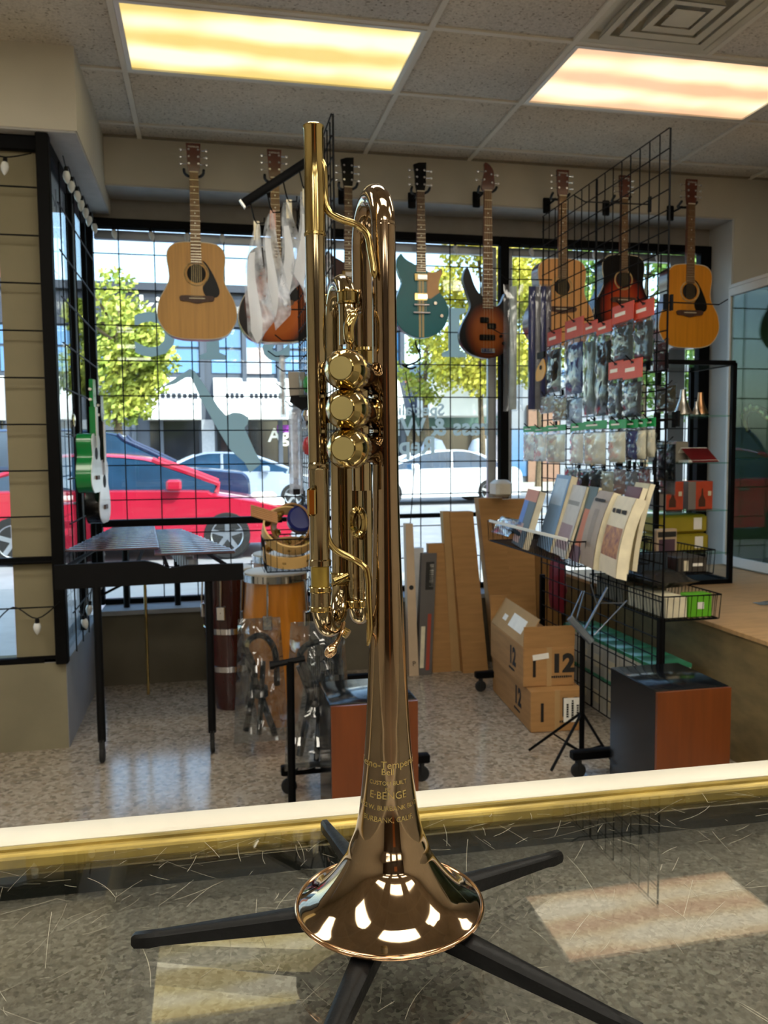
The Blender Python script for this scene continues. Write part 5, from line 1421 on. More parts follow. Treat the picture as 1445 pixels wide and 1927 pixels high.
# bagged black hardware
def bagged(label, px0, px1, py0, py1, y, seed):
    A = W(px0, py1, y=y); Bq = W(px1, py0, y=y)
    xm = (A.x + Bq.x) / 2; w = Bq.x - A.x; z0 = max(.02, A.z); h = Bq.z - z0
    t = thing('bagged_stand', label, 'bagged hardware', (xm, y, z0), 0, 'hardware in plastic bags')
    rnd = random.Random(seed)
    m = frame_m((xm, y, z0 + h / 2), (1, 0, 0), NZ)
    pillow(MB(), w, h, .13, m, 12, 20, .024, seed, .25).build('plastic_bag', glassmat('wrinkled_plastic', 'e4e8ea', 1.5, .05, .06, 'ccd2d6', 2.4), t)
    arch = spl([(xm - w * .28, y, z0 + h * .10), (xm - w * .10, y, z0 + h * .55), (xm - w * .25, y, z0 + h * .78), (xm + w * .02, y, z0 + h * .86), (xm + w * .26, y, z0 + h * .74), (xm + w * .30, y, z0 + h * .45)], 6)
    MB().tube(arch, .013, 8).build('tube_frame', M_blackp, t)
    MB().tube([(xm - w * .25, y + .02, z0 + h * .70), (xm + w * .25, y + .01, z0 + .02)], .014, 8).build('tube_frame', M_blackp, t)
    MB().tube([(xm + w * .05, y - .02, z0 + h * .66), (xm - w * .05, y - .02, z0 + .04)], .011, 8).build('tube_frame', M_black, t)
    pts = [(xm + w * .1 * math.sin(k * 1.3), y, z0 + h * (.3 + .02 * math.cos(k))) for k in range(3)]
    MB().box(xm - .03, y - .03, z0 + h * .36, xm + .03, y + .03, z0 + h * .46, None, .01).build('clamp', M_blackp, t)
    return t
bagged('black stand hardware in a wrinkled clear bag against the amber conga', 440, 540, 1160, 1400, 3.45, 3)
bagged('black stand hardware in a wrinkled clear bag beside the speaker box', 535, 662, 1165, 1452, 2.96, 5)
# small t-topped pole
pp = thing('pole_stand', 'slim black pole stand with a short cross bar on top', 'stand', (.255, 2.78, 0))
pt = W(546, 1243, y=2.78)
MB().tube([(.255, 2.78, .03), (pt.x, 2.78, pt.z)], .014, 10).build('pole', M_black, pp)
MB().tube([(pt.x - .062, 2.78, pt.z - .012), (pt.x + .05, 2.78, pt.z + .004)], .011, 8).tube([(pt.x - .07, 2.78, pt.z - .013), (pt.x - .055, 2.78, pt.z - .012)], .015, 8).build('cross_bar', M_blackp, pp)
MB().lathe([(.08, 0), (.08, .012), (.03, .03), (.016, .05)], 20, T(.255, 2.78, 0)).build('base', M_blackp, pp)

# waterfall arm with hanging bags
wa = W(578, 302, y=3.30); wb = W(455, 385, y=3.30)
arm = thing('waterfall_arm', 'sloping black display arm with hooks on the left rack', 'display arm', (RX0, 3.30, wa.z))
dirv = (wb - Vector((RX0, 3.30, wa.z + .04))); dn = dirv.normalized()
m = frame_m((RX0, 3.30, wa.z + .04), dn, NZ)
MB().box(.0, -.016, -.010, dirv.length - .006, .016, .010, m, .002).build('bar', M_black, arm)
MB().box(dirv.length - .006, -.017, -.011, dirv.length, .017, .011, m).build('end_cap', M_alum, arm)
hooks = []
for k in range(5):
    q = m @ Vector((dirv.length * (.12 + .2 * k), -.014, 0))
    MB().tube([q, q + Vector((.012, 0, -.055)), q + Vector((.022, 0, -.075)), q + Vector((.05, 0, -.072)), q + Vector((.052, 0, -.052))], .003, 6).build('hook', M_black, arm)
    hooks.append(q + Vector((.02, 0, -.078)))
M_bagw = glassmat('milky_plastic', 'f4f7fb', 1.45, .12, .5, 'f6f9ff', 1.6)
labs = ['milky plastic bag with a twisted white liner, nearest the trumpet', 'milky plastic bag second from the trumpet', 'milky plastic bag in the middle of the sloping arm', 'milky plastic bag with a pink edged header', 'outermost milky plastic bag on the sloping arm']
for k, q in enumerate(hooks):
    h = [.50, .40, .38, .42, .46][k]
    t = thing('hanging_bag', labs[k], 'bag', (q.x, q.y, q.z - h), 0, 'milky bags on the sloping arm')
    rnd = random.Random(k)
    def bag(u, v, k=k, q=q, h=h):
        w = .010 + .058 * (1 - v) ** .8 if v > .15 else .058 * (v / .15) + .004
        a = (u * 2 - 1)
        tw = .5 * math.sin(v * 3 + k * 1.1)
        return (q.x + a * w * math.cos(tw) - .012 * math.sin(v * 6 + k), q.y + a * w * math.sin(tw) * .6 + .008 * math.sin(a * 3 + v * 7 + k), q.z - h * (1 - v) - .03 * (1 - v) * a * (1 if k % 2 else -1))
    MB().grid(bag, 8, 22).build('bag_film', M_bagw, t, ang=80)
    B('header', mat('pink_header', 'c89a8a', .6) if k in (0, 3) else M_cream, q.x - .010, q.y - .001, q.z - .06, q.x + .012, q.y + .001, q.z + .012, t)
    MB().grid(lambda u, v, b=bag: tuple(Vector(b(.12 + .42 * u, .05 + .72 * v)) + Vector((0, -.006, 0))), 4, 14).build('white_liner', film('white_liner_film', 'fbfcff', .45), t, ang=80)
# things hanging low on the left rack
def lh(label, name, cat, px, py, y=3.36): 
    p = W(px, py, y=y); return thing(name, label, cat, p), p
for z_ in (1.99, 1.86, 1.74, 1.62, 1.55): hook(rackL, 3.32, z_, .30 if z_ > 1.8 else .2)
for (px, py, c_, lab) in ((582, 722, '1e8f3e', 'green egg shaker in clear packing on the left rack'), (581, 838, 'b8202c', 'red egg shaker in clear packing on the left rack')):
    t, p = lh(lab, 'egg_shaker', 'shaker', px, py + 22)
    c0 = W(px, py, y=3.36)
    MB().lathe([(0, -.042), (.018, -.036), (.027, -.012), (.026, .010), (.017, .030), (0, .038)], 20, T(*c0)).build('egg', mat('egg_' + c_, c_, .25, coat=.3), t)
    pillow(MB(), .085, .15, .06, frame_m(c0 + Vector((0, 0, .02)), (1, 0, 0), NZ), 6, 8, .003, 2).build('blister', M_clear, t)
t, p = lh('round chrome bell hanging between the egg shakers', 'chrome_bell', 'bell', 580, 800)
c0 = W(580, 782, y=3.36)
MB().lathe([(0, -.03), (.02, -.022), (.03, 0), (.022, .020), (.006, .028), (0, .03)], 20, T(*c0)).build('bell_body', M_chrome, t)
B('bell_strap', M_blackp, c0.x - .012, c0.y - .004, c0.z - .05, c0.x + .012, c0.y + .004, c0.z - .028, t)
for (x0, x1, y0, y1, lab, mm) in ((545, 567, 762, 930, 'long clear sleeve with a pale stick hanging on the left rack', mat('pale_stick', 'b9c2d8', .5)), (527, 537, 668, 786, 'thin clear packet with a white stick hanging in the window', M_paper)):
    A = W(x0, y1, y=3.45); Bq = W(x1, y0, y=3.45)
    t = thing('clear_sleeve', lab, 'packet', ((A.x + Bq.x) / 2, 3.45, A.z))
    m_ = frame_m(((A.x + Bq.x) / 2, 3.45, (A.z + Bq.z) / 2), (1, 0, 0), NZ)
    pillow(MB(), Bq.x - A.x, Bq.z - A.z, .03, m_, 5, 12, .002, 8).build('sleeve', M_bagw, t)
    pillow(MB(), (Bq.x - A.x) * .4, (Bq.z - A.z) * .9, .015, m_, 4, 8, 0, 8).build('stick', mm, t)
    if x0 == 545: MB().box(-.014, -.02, -.012, .014, .02, .012, T((A.x + Bq.x) / 2, 3.45, A.z + .01)).build('black_cap', M_blackp, t)
    hook(rackL, 3.45, Bq.z - .002, .22 if x0 == 527 else .15)
t, p = lh('dark brush head packet with black flaps above the long sleeve', 'brush_packet', 'packet', 565, 770, 3.40)
A = W(545, 770, y=3.40); Bq = W(580, 700, y=3.40)
MB().prism([(A.x, A.z + .03), (A.x + .05, A.z - .005), (Bq.x, A.z + .01), (Bq.x, A.z + .06), (A.x + .005, A.z + .055)], -3.405, -3.395, FM).build('black_flap', M_blackp, t)
MB().prism([(A.x, A.z + .05), (Bq.x - .02, A.z + .06), (Bq.x - .015, Bq.z), (A.x - .004, Bq.z)], -3.404, -3.396, FM).build('card', mat('grey_brown_card', '8c8478', .6), t)
tag(MB().tube(spl([W(760, 690, y=4.80), W(790, 676, y=4.80), W(783, 650, y=4.80), W(782, 640, y=4.80)], 5), .006, 6).tube(spl([W(783, 690, y=4.80), W(772, 694, y=4.80), W(756, 686, y=4.80)], 4), .006, 6).build('cable_loop', M_blackp), 'loop of black cable hanging under the teal guitar', 'cable')
tag(MB().tube(spl([W(763, 700, y=4.82), W(770, 740, y=4.82), W(778, 780, y=4.82), W(779, 830, y=4.82), W(778, 900, y=4.82), W(772, 985, y=4.82)], 4), [.003] * 8 + [.008] * 5 + [.003] * 8, 6).build('dangling_cord', M_blackp), 'thin black cord with an inline switch dangling in the window', 'cord')

# ukuleles on the side window
def uke(label, pxt, pyt, pyb, y, body, s, topm):
    zb = W(pxt, pyb, x=-.50).z; zt_ = W(pxt, pyt, x=-.50).z; h = max(.5, zt_ - zb)
    t = thing('ukulele', label, 'ukulele', (-.515, y, zb), PI / 2 - .10, 'ukuleles on the side window')
    o = arcs([(0, 0), (.05, .002), (.088, .03), (.096, .075), (.080, .125), (.064, .155), (.068, .19), (.072, .215), (.055, .245), (0, .252)])
    o = [(x * s, z * s) for x, z in o]
    MB().prism(o, -.038, .026, FM).build('body', body, t, local=True)
    MB().prism(scaled(o, .99, (0, .12)), .026, .029, FM).build('top', topm, t, local=True)
    MB().prism(disc(.026 * s, 20, 0, .165 * s), .029, .0298, FM).build('sound_hole', M_hole, t, local=True)
    B('bridge', M_rosew, -.026, -.036, .055 * s, .026, -.0285, .072 * s, t, local=True)
    MB().prism([(-.016, .24 * s), (.016, .24 * s), (.014, h - .12), (-.014, h - .12)], .008, .034, FM).build('neck', body, t, local=True)
    MB().prism([(-.017, .19 * s), (.017, .19 * s), (.0155, h - .12), (-.0155, h - .12)], .034, .038, FM).build('fretboard', topm, t, local=True)
    MB().prism([(-.018, h - .12), (.018, h - .12), (.030, h - .09), (.026, h), (-.026, h), (-.030, h - .09)], .014, .03, T(0, 0, 0) @ FM).build('headstock', body, t, local=True)
    for sx_ in (-1, 1):
        for d in (.03, .075): MB().tube([(sx_ * .02, -.02, h - .12 + d), (sx_ * .045, -.02, h - .12 + d)], .006, 8).build('tuner', M_pearl, t, local=True)
    return t
M_uktop = mat('white_uke_top', 'c9cfcc', .3, coat=.3)
uke('green ukulele with pale top hanging nearest the black corner post', 128, 725, 945, 3.86, mat('green_uke', '0c7a3a', .2, 0, .1, 10, coat=.4), 1.05, M_uktop)
uke('black ukulele with white top hanging behind the green one', 165, 735, 1003, 4.12, mat('black_uke', '0c0c0e', .2, 0, .1, 10, coat=.4), 1.2, mat('white_uke_top2', 'd6d2d4', .3, coat=.3))
bd = thing('round_badge', 'round gold badge with black tab on the side window', 'badge', W(137, 795, x=-.597))
cc_ = W(137, 791, x=-.597)
MB().lathe([(.03, 0), (.03, .006), (.024, .009), (0, .009)], 20, T(*cc_) @ RY(PI / 2) @ RX(0)).build('disc', M_brass2, bd)
B('tab', M_blackp, cc_.x - .003, cc_.y - .025, cc_.z - .075, cc_.x + .003, cc_.y + .025, cc_.z - .03, bd)

# ================================================================== window lettering (read from the street)
M_vinyl = film('grey_green_vinyl', 'ccd4ce', .85)
M_vinylw = film('white_vinyl', 'dfe4e0', .8)
def vinyl(label, txt, px, py, size, m_, bold=.0, y=4.971, group='lettering on the shop window'):
    p = W(px, py, y=y)
    m = Matrix(((1, 0, 0, p.x), (0, 0, -1, y), (0, 1, 0, p.z), (0, 0, 0, 1)))
    o = text_mb(txt, size, m, mirror=True, bold=bold, ext=.0006).build('window_letter', m_)
    tag(o, label, 'window lettering', group)
vinyl('large mirrored letter C on the wide window', 'C', 292, 634, .33, M_vinyl, .012)
def slab_i(label, px, py, h):
    p = W(px, py, y=4.971); w, s = h * .12, h * .26
    pts = [(-s, -h / 2), (s, -h / 2), (s, -h * .42), (w, -h * .36), (w, h * .36), (s, h * .42), (s, h / 2), (-s, h / 2), (-s, h * .42), (-w, h * .36), (-w, -h * .36), (-s, -h * .42)]
    tag(MB().prism([(p.x + x, p.z + z) for x, z in pts], -4.972, -4.970, FM).build('window_letter', M_vinyl), label, 'window lettering', 'lettering on the shop window')
slab_i('large mirrored letter I on the wide window behind the plain guitar', 400, 628, .30)
vinyl('large mirrored letter S on the wide window behind the brown guitar', 'S', 520, 640, .36, M_vinyl, .012)
vinyl('large mirrored letter U on the wide window behind the trumpet', 'U', 650, 636, .36, M_vinyl, .012)
slab_i('large slab letter I beside the sunburst bass', 854, 626, .30)
vinyl('mirrored white word Specializing on the window', 'Specializing', 770, 772, .10, M_vinylw, .002)
vinyl('mirrored white words Brass and Winds on the window', 'Brass & Winds', 815, 805, .15, M_vinylw, .004)
vinyl('mirrored white word Repair on the window', 'Repair', 762, 840, .15, M_vinylw, .004)
sw = [(348, 700), (357, 694), (366, 698), (385, 725), (410, 765), (425, 782), (440, 776), (455, 778), (468, 786), (466, 798), (460, 805), (480, 850), (492, 872), (470, 890), (460, 870), (448, 860), (432, 845), (405, 800), (380, 755), (365, 722), (357, 706), (330, 722), (302, 730)]
P_ = [W(x, y, y=4.97) for x, y in sw]
tag(MB().prism([(p.x, p.z) for p in P_], -4.972, -4.970, FM).build('window_flourish', M_vinyl), 'large grey green brush stroke decal across the wide window', 'window decal')

# ================================================================== the street
M_asph = mat('asphalt', '8f9094', .9, 0, .12, 3, .05, 40)
M_walk = mat('pale_sidewalk', 'b4afa6', .9, 0, .08, 4, .05, 30)
ZS_ = -.17
struct(B('trim_sidewalk', M_walk, -30, 4.96, -.3, 40, 8.6, -.03), 'pale sidewalk outside the shop')
struct(B('street', M_asph, -40, 8.6, -.4, 60, 26.5, ZS_), 'grey asphalt street')
struct(B('trim_far_sidewalk', M_walk, -40, 26.5, -.4, 60, 30.5, -.03), 'far sidewalk in front of the buildings')
M_line = mat('road_line', 'd8c890', .8)
for k, (lx, ly) in enumerate(((-12, 17.2),)):
    tag(B('road_line', M_line, -40, ly, ZS_, 60, ly + .12, ZS_ + .004), 'pale centre line painted along the street', 'road line')

M_tire = mat('tyre', '141416', .8)
M_rimw = mat('alloy_rim', 'b9bcc2', .25, .9)
M_carg = mat('car_window_glass', '24425e', .06, 0, .2, 3, spec=1.0)
def car(label, name, X, Y, L, H, Wd, paint, prof, green, wheels, rw, glassm, flip=1, people=False, handle=True):
    """side profile extruded across the width; greenhouse narrower than the body"""
    t = thing(name, label, 'car', (X, Y, ZS_))
    fx = lambda x: x * flip
    n = len(prof)
    def loft(outline, ws):
        mb = MB(); vs = []
        N = len(outline)
        for (yy, zoff, sc) in ws:
            cx = sum(p[0] for p in outline) / N
            for (x, z) in outline: vs.append((fx(cx + (x - cx) * sc), yy, z + (zoff if z > outline[0][1] + .2 else 0)))
        fs = []
        for r in range(len(ws) - 1):
            for i in range(N):
                j = (i + 1) % N
                fs.append((r * N + i, r * N + j, r * N + N + j, r * N + N + i))
        fs += [tuple(range(N - 1, -1, -1)), tuple(range((len(ws) - 1) * N, len(ws) * N))]
        mb.add(vs, fs); return mb
    hw = Wd / 2
    body = [(v.x, v.y) for v in spl([(x, z, 0) for x, z in prof], 3, True)]
    loft(body, [(-hw, -.02, .985), (-hw + .06, 0, 1), (hw - .06, 0, 1), (hw, -.02, .985)]).build('body', paint, t, local=True, ang=30)
    gh = [(v.x, v.y) for v in spl([(x, z, 0) for x, z in green], 3, True)]
    loft(gh, [(-hw + .16, -.03, .97), (-hw + .22, 0, 1), (hw - .22, 0, 1), (hw - .16, -.03, .97)]).build('glasshouse', glassm, t, local=True, ang=30)
    zmax = max(z for x, z in gh); top_pts = sorted([(x, z) for x, z in gh if z > zmax - .11])
    rf = MB(); vs = []
    for yy, dz in ((-hw + .15, -.03), (-hw + .24, .012), (hw - .24, .012), (hw - .15, -.03)): vs += [(fx(x), yy, z + dz + .004) for x, z in top_pts]
    n2 = len(top_pts); rf.add(vs, [(r * n2 + i, r * n2 + i + 1, r * n2 + n2 + i + 1, r * n2 + n2 + i) for r in range(3) for i in range(n2 - 1)]); rf.build('roof', paint, t, local=True, ang=50)
    lowz = min(z for x, z in gh); xA = max(x for x, z in gh if z < lowz + .06); xC = min(x for x, z in gh if z < lowz + .06)
    fwd_pts = [p_ for p_ in sorted(gh, key=lambda q_: -q_[0]) if p_[0] >= top_pts[-1][0]]; bk_pts = [p_ for p_ in sorted(gh) if p_[0] <= top_pts[0][0]]
    for s in (-1, 1):
        for pts_ in (fwd_pts, bk_pts):
            pp_ = sorted(pts_, key=lambda q_: q_[1])
            if len(pp_) > 1: MB().tube([(fx(x), s * (hw - .19), z + .005) for x, z in pp_], .04, 6).build('pillar', paint, t, local=True)
        xm_ = (top_pts[0][0] + top_pts[-1][0]) / 2 - .05
        MB().tube([(fx(xm_), s * (hw - .16), lowz), (fx(xm_), s * (hw - .18), zmax - .04)], .045, 6).build('pillar', paint, t, local=True)
    # side windows, windscreen strips
    z0 = min(z for x, z in green) + .05; z1 = max(z for x, z in green) - .07
    xs0 = min(x for x, z in green); xs1 = max(x for x, z in green)
    xt = [x for x, z in green if z > z1]; xa, xb = min(xt), max(xt)
    def xl(z): return xs0 + .10 + (xa - xs0 + .02) * (z - z0) / (z1 - z0)
    def xr_(z): return xs1 - .14 - (xs1 - xb - .02) * (z - z0) / (z1 - z0)
    mid = (xa + xb) / 2 - .05
    for s in (-1, 1):
        yy = s * (hw - .155)
        for (a0, a1, b1, b0) in ((xl(z0), mid - .05, mid - .05, xl(z1)), (mid + .05, xr_(z0), xr_(z1), mid + .05)):
            mbw = MB(); q = [(fx(a0), z0), (fx(a1), z0), (fx(b1), z1), (fx(b0), z1)]
            mbw.prism(q, -yy - .008, -yy + .008, FM); mbw.build('side_window', glassm, t, local=True)
        hexx = MB()
        B('mirror', paint, fx(xs1 - .55) - .10, s * hw - (.16 if s < 0 else -.02), z0 + .0, fx(xs1 - .55) + .10, s * hw + (-.02 if s < 0 else .16), z0 + .15, t, .03, local=True)
        if handle: B('door_handle', M_chrome, fx(mid - .25) - .09, s * hw - .015, z0 - .16, fx(mid - .25) + .09, s * hw + .015, z0 - .12, t, .008, local=True)
        B('headlight', M_paper, fx(L / 2 - .28) - .18, s * (hw - .20) - .16, z0 - .26, fx(L / 2 - .28) + .20, s * (hw - .20) + .16, z0 - .12, t, .04, local=True)
    def slab(xb0, zb0, xt0, zt0, nm):
        mbx = MB(); d = Vector((fx(xt0 - xb0), 0, zt0 - zb0)); 
        w0_, w1_ = hw - .25, hw - .32
        mbx.add([(fx(xb0), -w0_, zb0), (fx(xb0), w0_, zb0), (fx(xt0), w1_, zt0), (fx(xt0), -w1_, zt0), (fx(xb0) + fx(.05), -w0_, zb0 + .03), (fx(xb0) + fx(.05), w0_, zb0 + .03), (fx(xt0) + fx(.05), w1_, zt0 + .03), (fx(xt0) + fx(.05), -w1_, zt0 + .03)],
                [(0, 3, 2, 1), (4, 5, 6, 7), (0, 1, 5, 4), (1, 2, 6, 5), (2, 3, 7, 6), (3, 0, 4, 7)])
        mbx.build(nm, glassm, t, local=True)
    slab(xs1 - .06, z0, xb + .01, z1 + .02, 'windscreen') if False else None
    for wx in wheels:
        for s in (-1, 1):
            mW = T(fx(wx), s * (hw - .10), rw) @ RX(PI / 2)
            w_ = MB().lathe([(rw * .6, -.11), (rw * .92, -.11), (rw, -.08), (rw, .08), (rw * .92, .11), (rw * .6, .11)], 28, mW).build('wheel', M_tire, t, local=True)
            rm = MB().lathe([(rw * .62, -.112), (rw * .66, -.118), (rw * .62, -.10)], 24, mW, caps=False).lathe([(rw * .62, .112), (rw * .66, .118), (rw * .62, .10)], 24, mW, caps=False)
            for k in range(5):
                a = 2 * PI * k / 5
                rm.box(-.03, .02, -.115, .03, rw * .63, .115, mW @ RZ(a))
            rm.lathe([(.06, -.12), (.06, .12)], 12, mW); rm.build('rim', M_rimw, w_, local=True)
            B('wheel_arch', mat('arch_shadow', '0c0c0d', .9), fx(wx) - rw * 1.08, s * (hw - .05) - .06, rw * .5, fx(wx) + rw * 1.08, s * (hw - .05) + .052, rw * 1.95, t, .25, local=True) if False else None
    return t
SED = [(-2.25, .28), (-1.9, .22), (1.9, .22), (2.25, .30), (2.30, .52), (2.22, .66), (1.95, .76), (1.2, .90), (.9, .95), (-1.75, .98), (-2.15, .96), (-2.30, .80), (-2.32, .5)]
SEDG = [(-1.85, .92), (1.25, .90), (.55, 1.30), (.20, 1.40), (-.35, 1.44), (-.85, 1.41), (-1.35, 1.22)]
p = W(425, 1010, y=12.2)
car('red sedan driving past the shop window', 'red_car', W(425, 1000, y=12.2).x - 1.38, 12.2, 4.5, 1.44, 1.75, mat('red_paint', 'a81a34', .15, 0, .05, 3, coat=.6), SED, SEDG, (-1.32, 1.38), .33, M_carg)
SUV = [(-2.6, .45), (-2.2, .38), (2.3, .38), (2.62, .48), (2.66, .8), (2.6, 1.05), (2.3, 1.12), (1.1, 1.20), (-2.3, 1.24), (-2.62, 1.15), (-2.65, .7)]
SUVG = [(-2.55, 1.15), (1.25, 1.12), (.55, 1.66), (.35, 1.80), (-.4, 1.86), (-2.0, 1.84), (-2.40, 1.78)]
car('dark blue sport utility car in the lane behind the red sedan', 'blue_suv', W(455, 900, y=15.6).x - 2.55, 15.6, 5.3, 1.86, 1.95, mat('navy_paint', '22304e', .15, 0, .05, 3, coat=.6), SUV, SUVG, (-1.6, 1.6), .38, M_carg)
car('silver blue car parked on the far side of the street', 'silver_car', W(545, 910, y=21.5).x - 1.38, 21.5, 4.5, 1.5, 1.75, mat('silver_paint', 'a9b6c8', .2, .3, .05, 3, coat=.5), SED, SEDG, (-1.32, 1.38), .33, M_carg, 1)
car('white sedan parked across the street facing left', 'white_car', W(900, 910, y=21.8).x - 1.35, 21.8, 4.6, 1.46, 1.8, mat('white_car_paint', 'e8ebef', .15, 0, .03, 3, coat=.5), SED, SEDG, (-1.36, 1.36), .34, M_carg, -1)
car('pale car parked farther along, seen left of the corner post', 'grey_car', W(15, 930, y=14).x - 2.6, 20.5, 4.5, 1.5, 1.75, mat('grey_paint', '6a7486', .2, .3, .05, 3, coat=.5), SED, SEDG, (-1.32, 1.38), .33, M_carg, 1)

# street trees
def tree(label, px, py_top, py_bot, y, cw, trunk_px=None, n=3800, cols=('93a83c', 'c2c04a'), seed=1, leaf=.08):
    rnd = random.Random(seed)
    top_ = W(px, py_top, y=y); bot = W(px, py_bot, y=y)
    x = top_.x; zc = (top_.z + bot.z) / 2; rz_ = (top_.z - bot.z) / 2
    t = thing('street_tree', label, 'tree', (x, y, -.03), 0, 'street trees')
    tk = MB().tube(spl([(x, y, -.03), (x + .05, y, bot.z * .5), (x - .02, y, bot.z + .2), (x, y, zc), (x + .1, y, zc + rz_ * .6)], 4), [.13 - .006 * k for k in range(17)], 8).build('trunk', mat('tree_bark', '6a5a44', .9, 0, .3, 10), t)
    for k in range(7):
        a = rnd.uniform(0, 2 * PI); z0 = zc - rz_ * .5 + rz_ * .15 * k
        MB().tube([(x, y, z0), (x + cw * .6 * math.cos(a), y + cw * .6 * math.sin(a), z0 + rz_ * .4)], [.05, .015], 6).build('branch', MATS['tree_bark'], t)
    m_ = mat('leaves_%d' % seed, cols[0], .6, 0, .2, 2.2, col2=cols[1])
    cl = []
    for k in range(34):
        u = rnd.uniform(-1, 1); a = rnd.uniform(0, 2 * PI); rr = math.sqrt(1 - u * u) * (.55 + .45 * rnd.random())
        cl.append((x + cw * rr * math.cos(a), y + cw * rr * math.sin(a), zc + rz_ * u * .88, rnd.uniform(.25, .5) * cw))
    mb = MB(); V = mb.v; F = mb.f
    for k in range(n):
        c = cl[rnd.randrange(len(cl))]
        d = Vector((rnd.gauss(0, 1), rnd.gauss(0, 1), rnd.gauss(0, 1))).normalized() * c[3] * (rnd.random() ** .4)
        p = Vector(c[:3]) + d
        n_ = Vector((rnd.gauss(0, 1), rnd.gauss(0, 1), rnd.gauss(.5, 1))).normalized(); u_ = n_.orthogonal().normalized(); w_ = n_.cross(u_)
        s = leaf * rnd.uniform(.6, 1.3)
        k0 = len(V)
        V += [p - u_ * s, p + w_ * s * .6, p + u_ * s, p - w_ * s * .6]; F.append((k0, k0 + 1, k0 + 2, k0 + 3))
    f = mb.build('foliage', m_, t); stuff(f)
    return t
tree('yellow green street tree in front of the dark office block', 212, 535, 775, 19.5, 1.15, None, 8000, ('7f9a34', 'c9c85a'), 1)
tree('tall yellow green street tree behind the sunburst bass', 905, 430, 760, 24.3, 1.55, None, 9000, ('a8a828', 'd8cc50'), 2, .09)
tree('bushy street tree behind the wire rack', 1015, 440, 720, 27.0, 1.9, None, 8000, ('8f9c30', 'd2cc5a'), 3, .10)
tree('dark green street tree behind the honey coloured guitar', 1215, 420, 760, 19.0, 1.9, None, 8000, ('3f6a2a', '86a84a'), 4, .09)
tree('street tree behind the teal guitar', 800, 620, 760, 26.9, .9, None, 2000, ('7a9030', 'c4c24c'), 5)

# buildings across the street
def facade(label, x0, x1, y, h, wallm, par=True):
    b = thing('building', label, 'building', ((x0 + x1) / 2, y, -.03))
    B('wall', wallm, x0, y, -.03, x1, y + 8, h, b)
    return b
M_slate = mat('slate_cladding', '48505e', .7, 0, .08, 1.5)
M_slated = mat('dark_trim', '2f3542', .6, 0, .08, 2)
M_bwin = mat('sky_painted_window', '3f74a8', .08, 0, .15, .6, spec=1)  # reflected sky is put into the blue base colour
M_bwind = mat('dark_shop_window', '1d2026', .1, 0, .3, .8, spec=.8)
M_awn = mat('white_awning', 'eef0ee', .8, 0, .03, 2)
BY = 30.5
def X_(px, py=750): return W(px, py, y=BY).x
def Z_(py, px=500): return W(px, py, y=BY).z
b1 = facade('slate office block with white awnings across the street', X_(-260), X_(760), BY, Z_(540), M_slate)
B('cornice', M_slated, X_(-260), BY - .25, Z_(556), X_(762), BY, Z_(541), b1)
B('sign_band', M_slated, X_(-260), BY - .10, Z_(618), X_(760), BY, Z_(560), b1)
for i, (a, c) in enumerate(((-250, -170), (-160, -90), (-80, -10), (5, 70), (80, 150), (165, 245), (250, 296), (305, 376), (400, 455), (462, 520), (535, 600), (612, 680), (690, 750))):
    for (zt_, zb_) in ((Z_(622), Z_(655)), (Z_(660), Z_(703))):
        w_ = B('window', M_bwin, X_(a), BY - .04, zb_, X_(c), BY + .02, zt_, b1)
    B('pilaster', M_slate, X_(c + 2), BY - .18, -.03, X_(c + 10), BY, Z_(600), b1)
B('poster', mat('orange_poster', 'd09a7c', .6, 0, .3, 1.2, col2='9fc0d8'), X_(458), BY - .06, Z_(704), X_(512), BY - .045, Z_(655), b1)
for (a, c) in ((-250, 10), (60, 150), (275, 378), (402, 545), (580, 680), (690, 750)):
    aw = MB(); xa, xb = X_(a), X_(c); z0, z1 = Z_(775), Z_(712)
    aw.add([(xa, BY - 1.1, z0), (xb, BY - 1.1, z0), (xb, BY - .05, z1), (xa, BY - .05, z1), (xa, BY - 1.1, z0 - .3), (xb, BY - 1.1, z0 - .3), (xb, BY - .05, z0 - .3), (xa, BY - .05, z0 - .3)],
           [(0, 1, 2, 3), (4, 5, 1, 0), (0, 3, 7, 4), (1, 5, 6, 2), (7, 6, 5, 4), (3, 2, 6, 7)])
    aw.build('awning', M_awn, b1)
    B('shop_window', M_bwind, xa + .1, BY - .05, .3, xb - .1, BY + .02, Z_(790), b1)
for (a, c) in ((152, 170), (378, 402), (545, 580)): B('pier', mat('pale_pier', '9aa0ac', .7), X_(a), BY - .2, -.03, X_(c), BY, Z_(790), b1)
for px, py in ((285, 781), (352, 781), (436, 745), (470, 781)):
    q = W(px, py, y=BY - .3); MB().lathe([(0, -.08), (.10, -.05), (.10, .05), (0, .08)], 10, T(q.x, BY - .25, q.z)).build('shop_lamp', mat('lamp_glow', 'ffe0a0', .4, emit='ffd890', es=1.5), b1)
def street_text(px, py, txt, size, m_, parent, y=BY - .13, col=None):
    q = W(px, py, y=y)
    m = Matrix(((1, 0, 0, q.x), (0, 0, -1, y), (0, 1, 0, q.z), (0, 0, 0, 1)))
    text_mb(txt, size, m, bold=.01, ext=.01).build('sign_letters', m_, parent)
street_text(282, 580, 'ki', 1.15, M_paper, b1)
street_text(232, 586, 'u', 1.0, M_paper, b1)
for px_, wd_, wn_ in ((322, 2.2, (12,)), (478, 2.0, (4, 7))):
    q = W(px_, 745, y=BY - 1.12)
    stuff(marks_mb(wd_, .22, Matrix(((1, 0, 0, q.x), (0, 0, -1, BY - 1.11), (0, 1, 0, q.z), (0, 0, 0, 1))), wn_).build('awning_print', M_slated, b1))
street_text(533, 820, 'Age', .7, M_paper, b1, BY - .08)
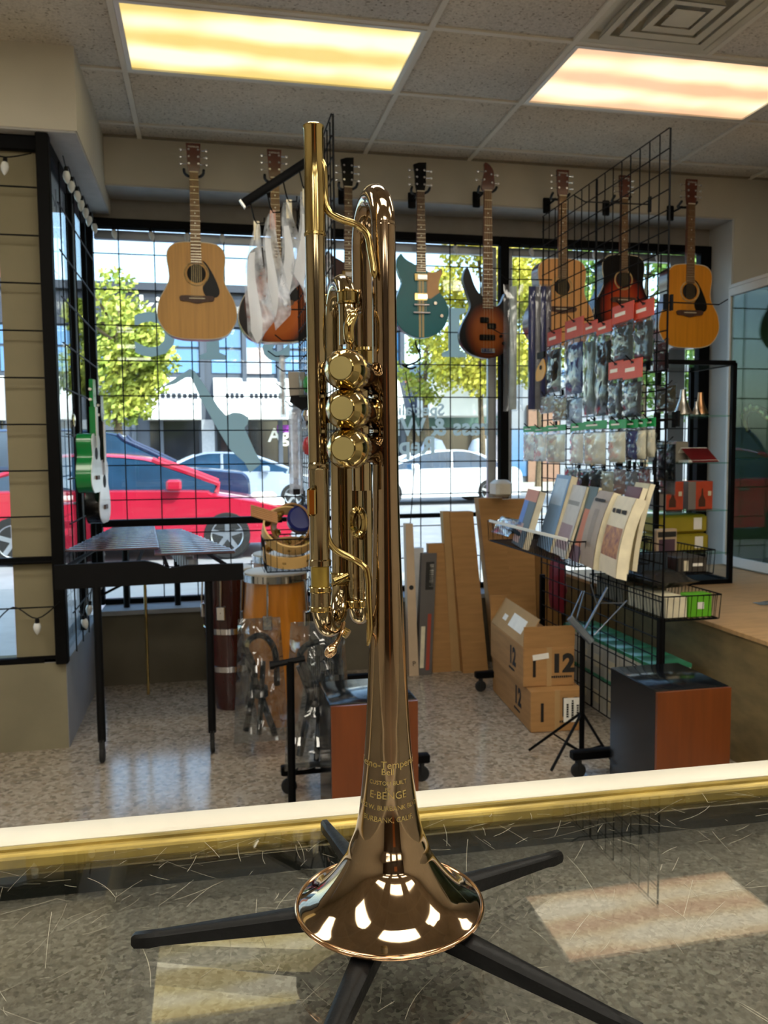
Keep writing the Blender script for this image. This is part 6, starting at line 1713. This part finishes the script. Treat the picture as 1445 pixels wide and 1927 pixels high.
B('neon_sign', mat('purple_neon', '8a2aa0', .5), X_(520), BY - .09, Z_(814), X_(545), BY - .07, Z_(800), b1)
b2 = facade('low shop block with red rail and dark fascia across the street', X_(764), X_(1500), BY + .5, Z_(712), mat('grey_block', '8a8f98', .8, 0, .1, 1))
B('fascia', mat('navy_fascia', '3a4660', .6), X_(764), BY + .3, Z_(775), X_(860), BY + .5, Z_(725), b2)
B('green_fascia', mat('green_fascia', '4a6a62', .6), X_(764), BY + .3, Z_(805), X_(960), BY + .5, Z_(782), b2)
B('shop_window', M_bwind, X_(770), BY + .4, .2, X_(930), BY + .52, Z_(808), b2)
B('brick_pier', mat('brick_pier', '8a6a58', .8), X_(1000), BY + .3, -.03, X_(1060), BY + .5, Z_(760), b2)
B('shop_window', M_bwin, X_(950), BY + .4, .2, X_(1000), BY + .52, Z_(808), b2)
B('red_rail', mat('red_rail', 'c07468', .7), X_(764), BY + .4, Z_(716), X_(930), BY + .52, Z_(706), b2)
for k in range(26): B('baluster', mat('tan_rail', 'a89878', .7), X_(764 + 6.4 * k), BY + .42, Z_(722), X_(766 + 6.4 * k), BY + .5, Z_(715), b2)
aw = MB()
ol = [(808, 782), (808, 745), (818, 715), (830, 702), (842, 702), (852, 712), (862, 722), (915, 722), (926, 730), (928, 782)]
aw.prism([(W(x, y, y=28.6).x, W(x, y, y=28.6).z) for x, y in ol], -30.4, -28.6, FM).build('round_awning', M_awn, b2)
b3 = facade('tall pale building far behind the low shop block', X_(960), X_(1700), BY + 12, Z_(600), mat('pale_block', 'a8b4bc', .8, 0, .1, 1))
for k in range(6):
    for r in range(3): B('window', M_bwin, X_(990 + 75 * k), BY + 11.9, Z_(700 - 30 * r), X_(1030 + 75 * k), BY + 12.1, Z_(685 - 30 * r), b3)
for k, (lx) in enumerate((815, 905)):
    q = W(lx, 830, y=27.2)
    tag(MB().lathe([(.05, -.03), (.05, .9), (.42, 1.0), (.44, 1.3), (.30, 1.6), (0, 1.7)], 20, T(q.x, 27.2, 0)).build('round_planter', mat('white_planter', 'c9d2e0', .5)), ['pale round topped planter behind the white sedan, left', 'pale round topped planter behind the white sedan, right'][k], 'planter', 'planters across the street')
wp = thing('brick_building', 'red brick building seen through the narrow gap by the tan panel', 'building', (-9.0, 20, -.03))
q0 = W(-60, 600, y=40).x; q1 = W(15, 600, y=40).x
M_brick = mat('red_brick', '9a6a60', .85, 0, .2, 3)
B('wall', M_brick, q0 - 4, 40, -.03, q1 - .2, 44, 11.5, wp)
B('stone_band', mat('stone_band', 'b0aca4', .8), q0 - 4, 39.9, 7.2, q1 - .2, 40, 7.6, wp)
B('window', M_bwin, q0 - 2.5, 39.95, 8.2, q1 - 1.6, 40.05, 9.8, wp)
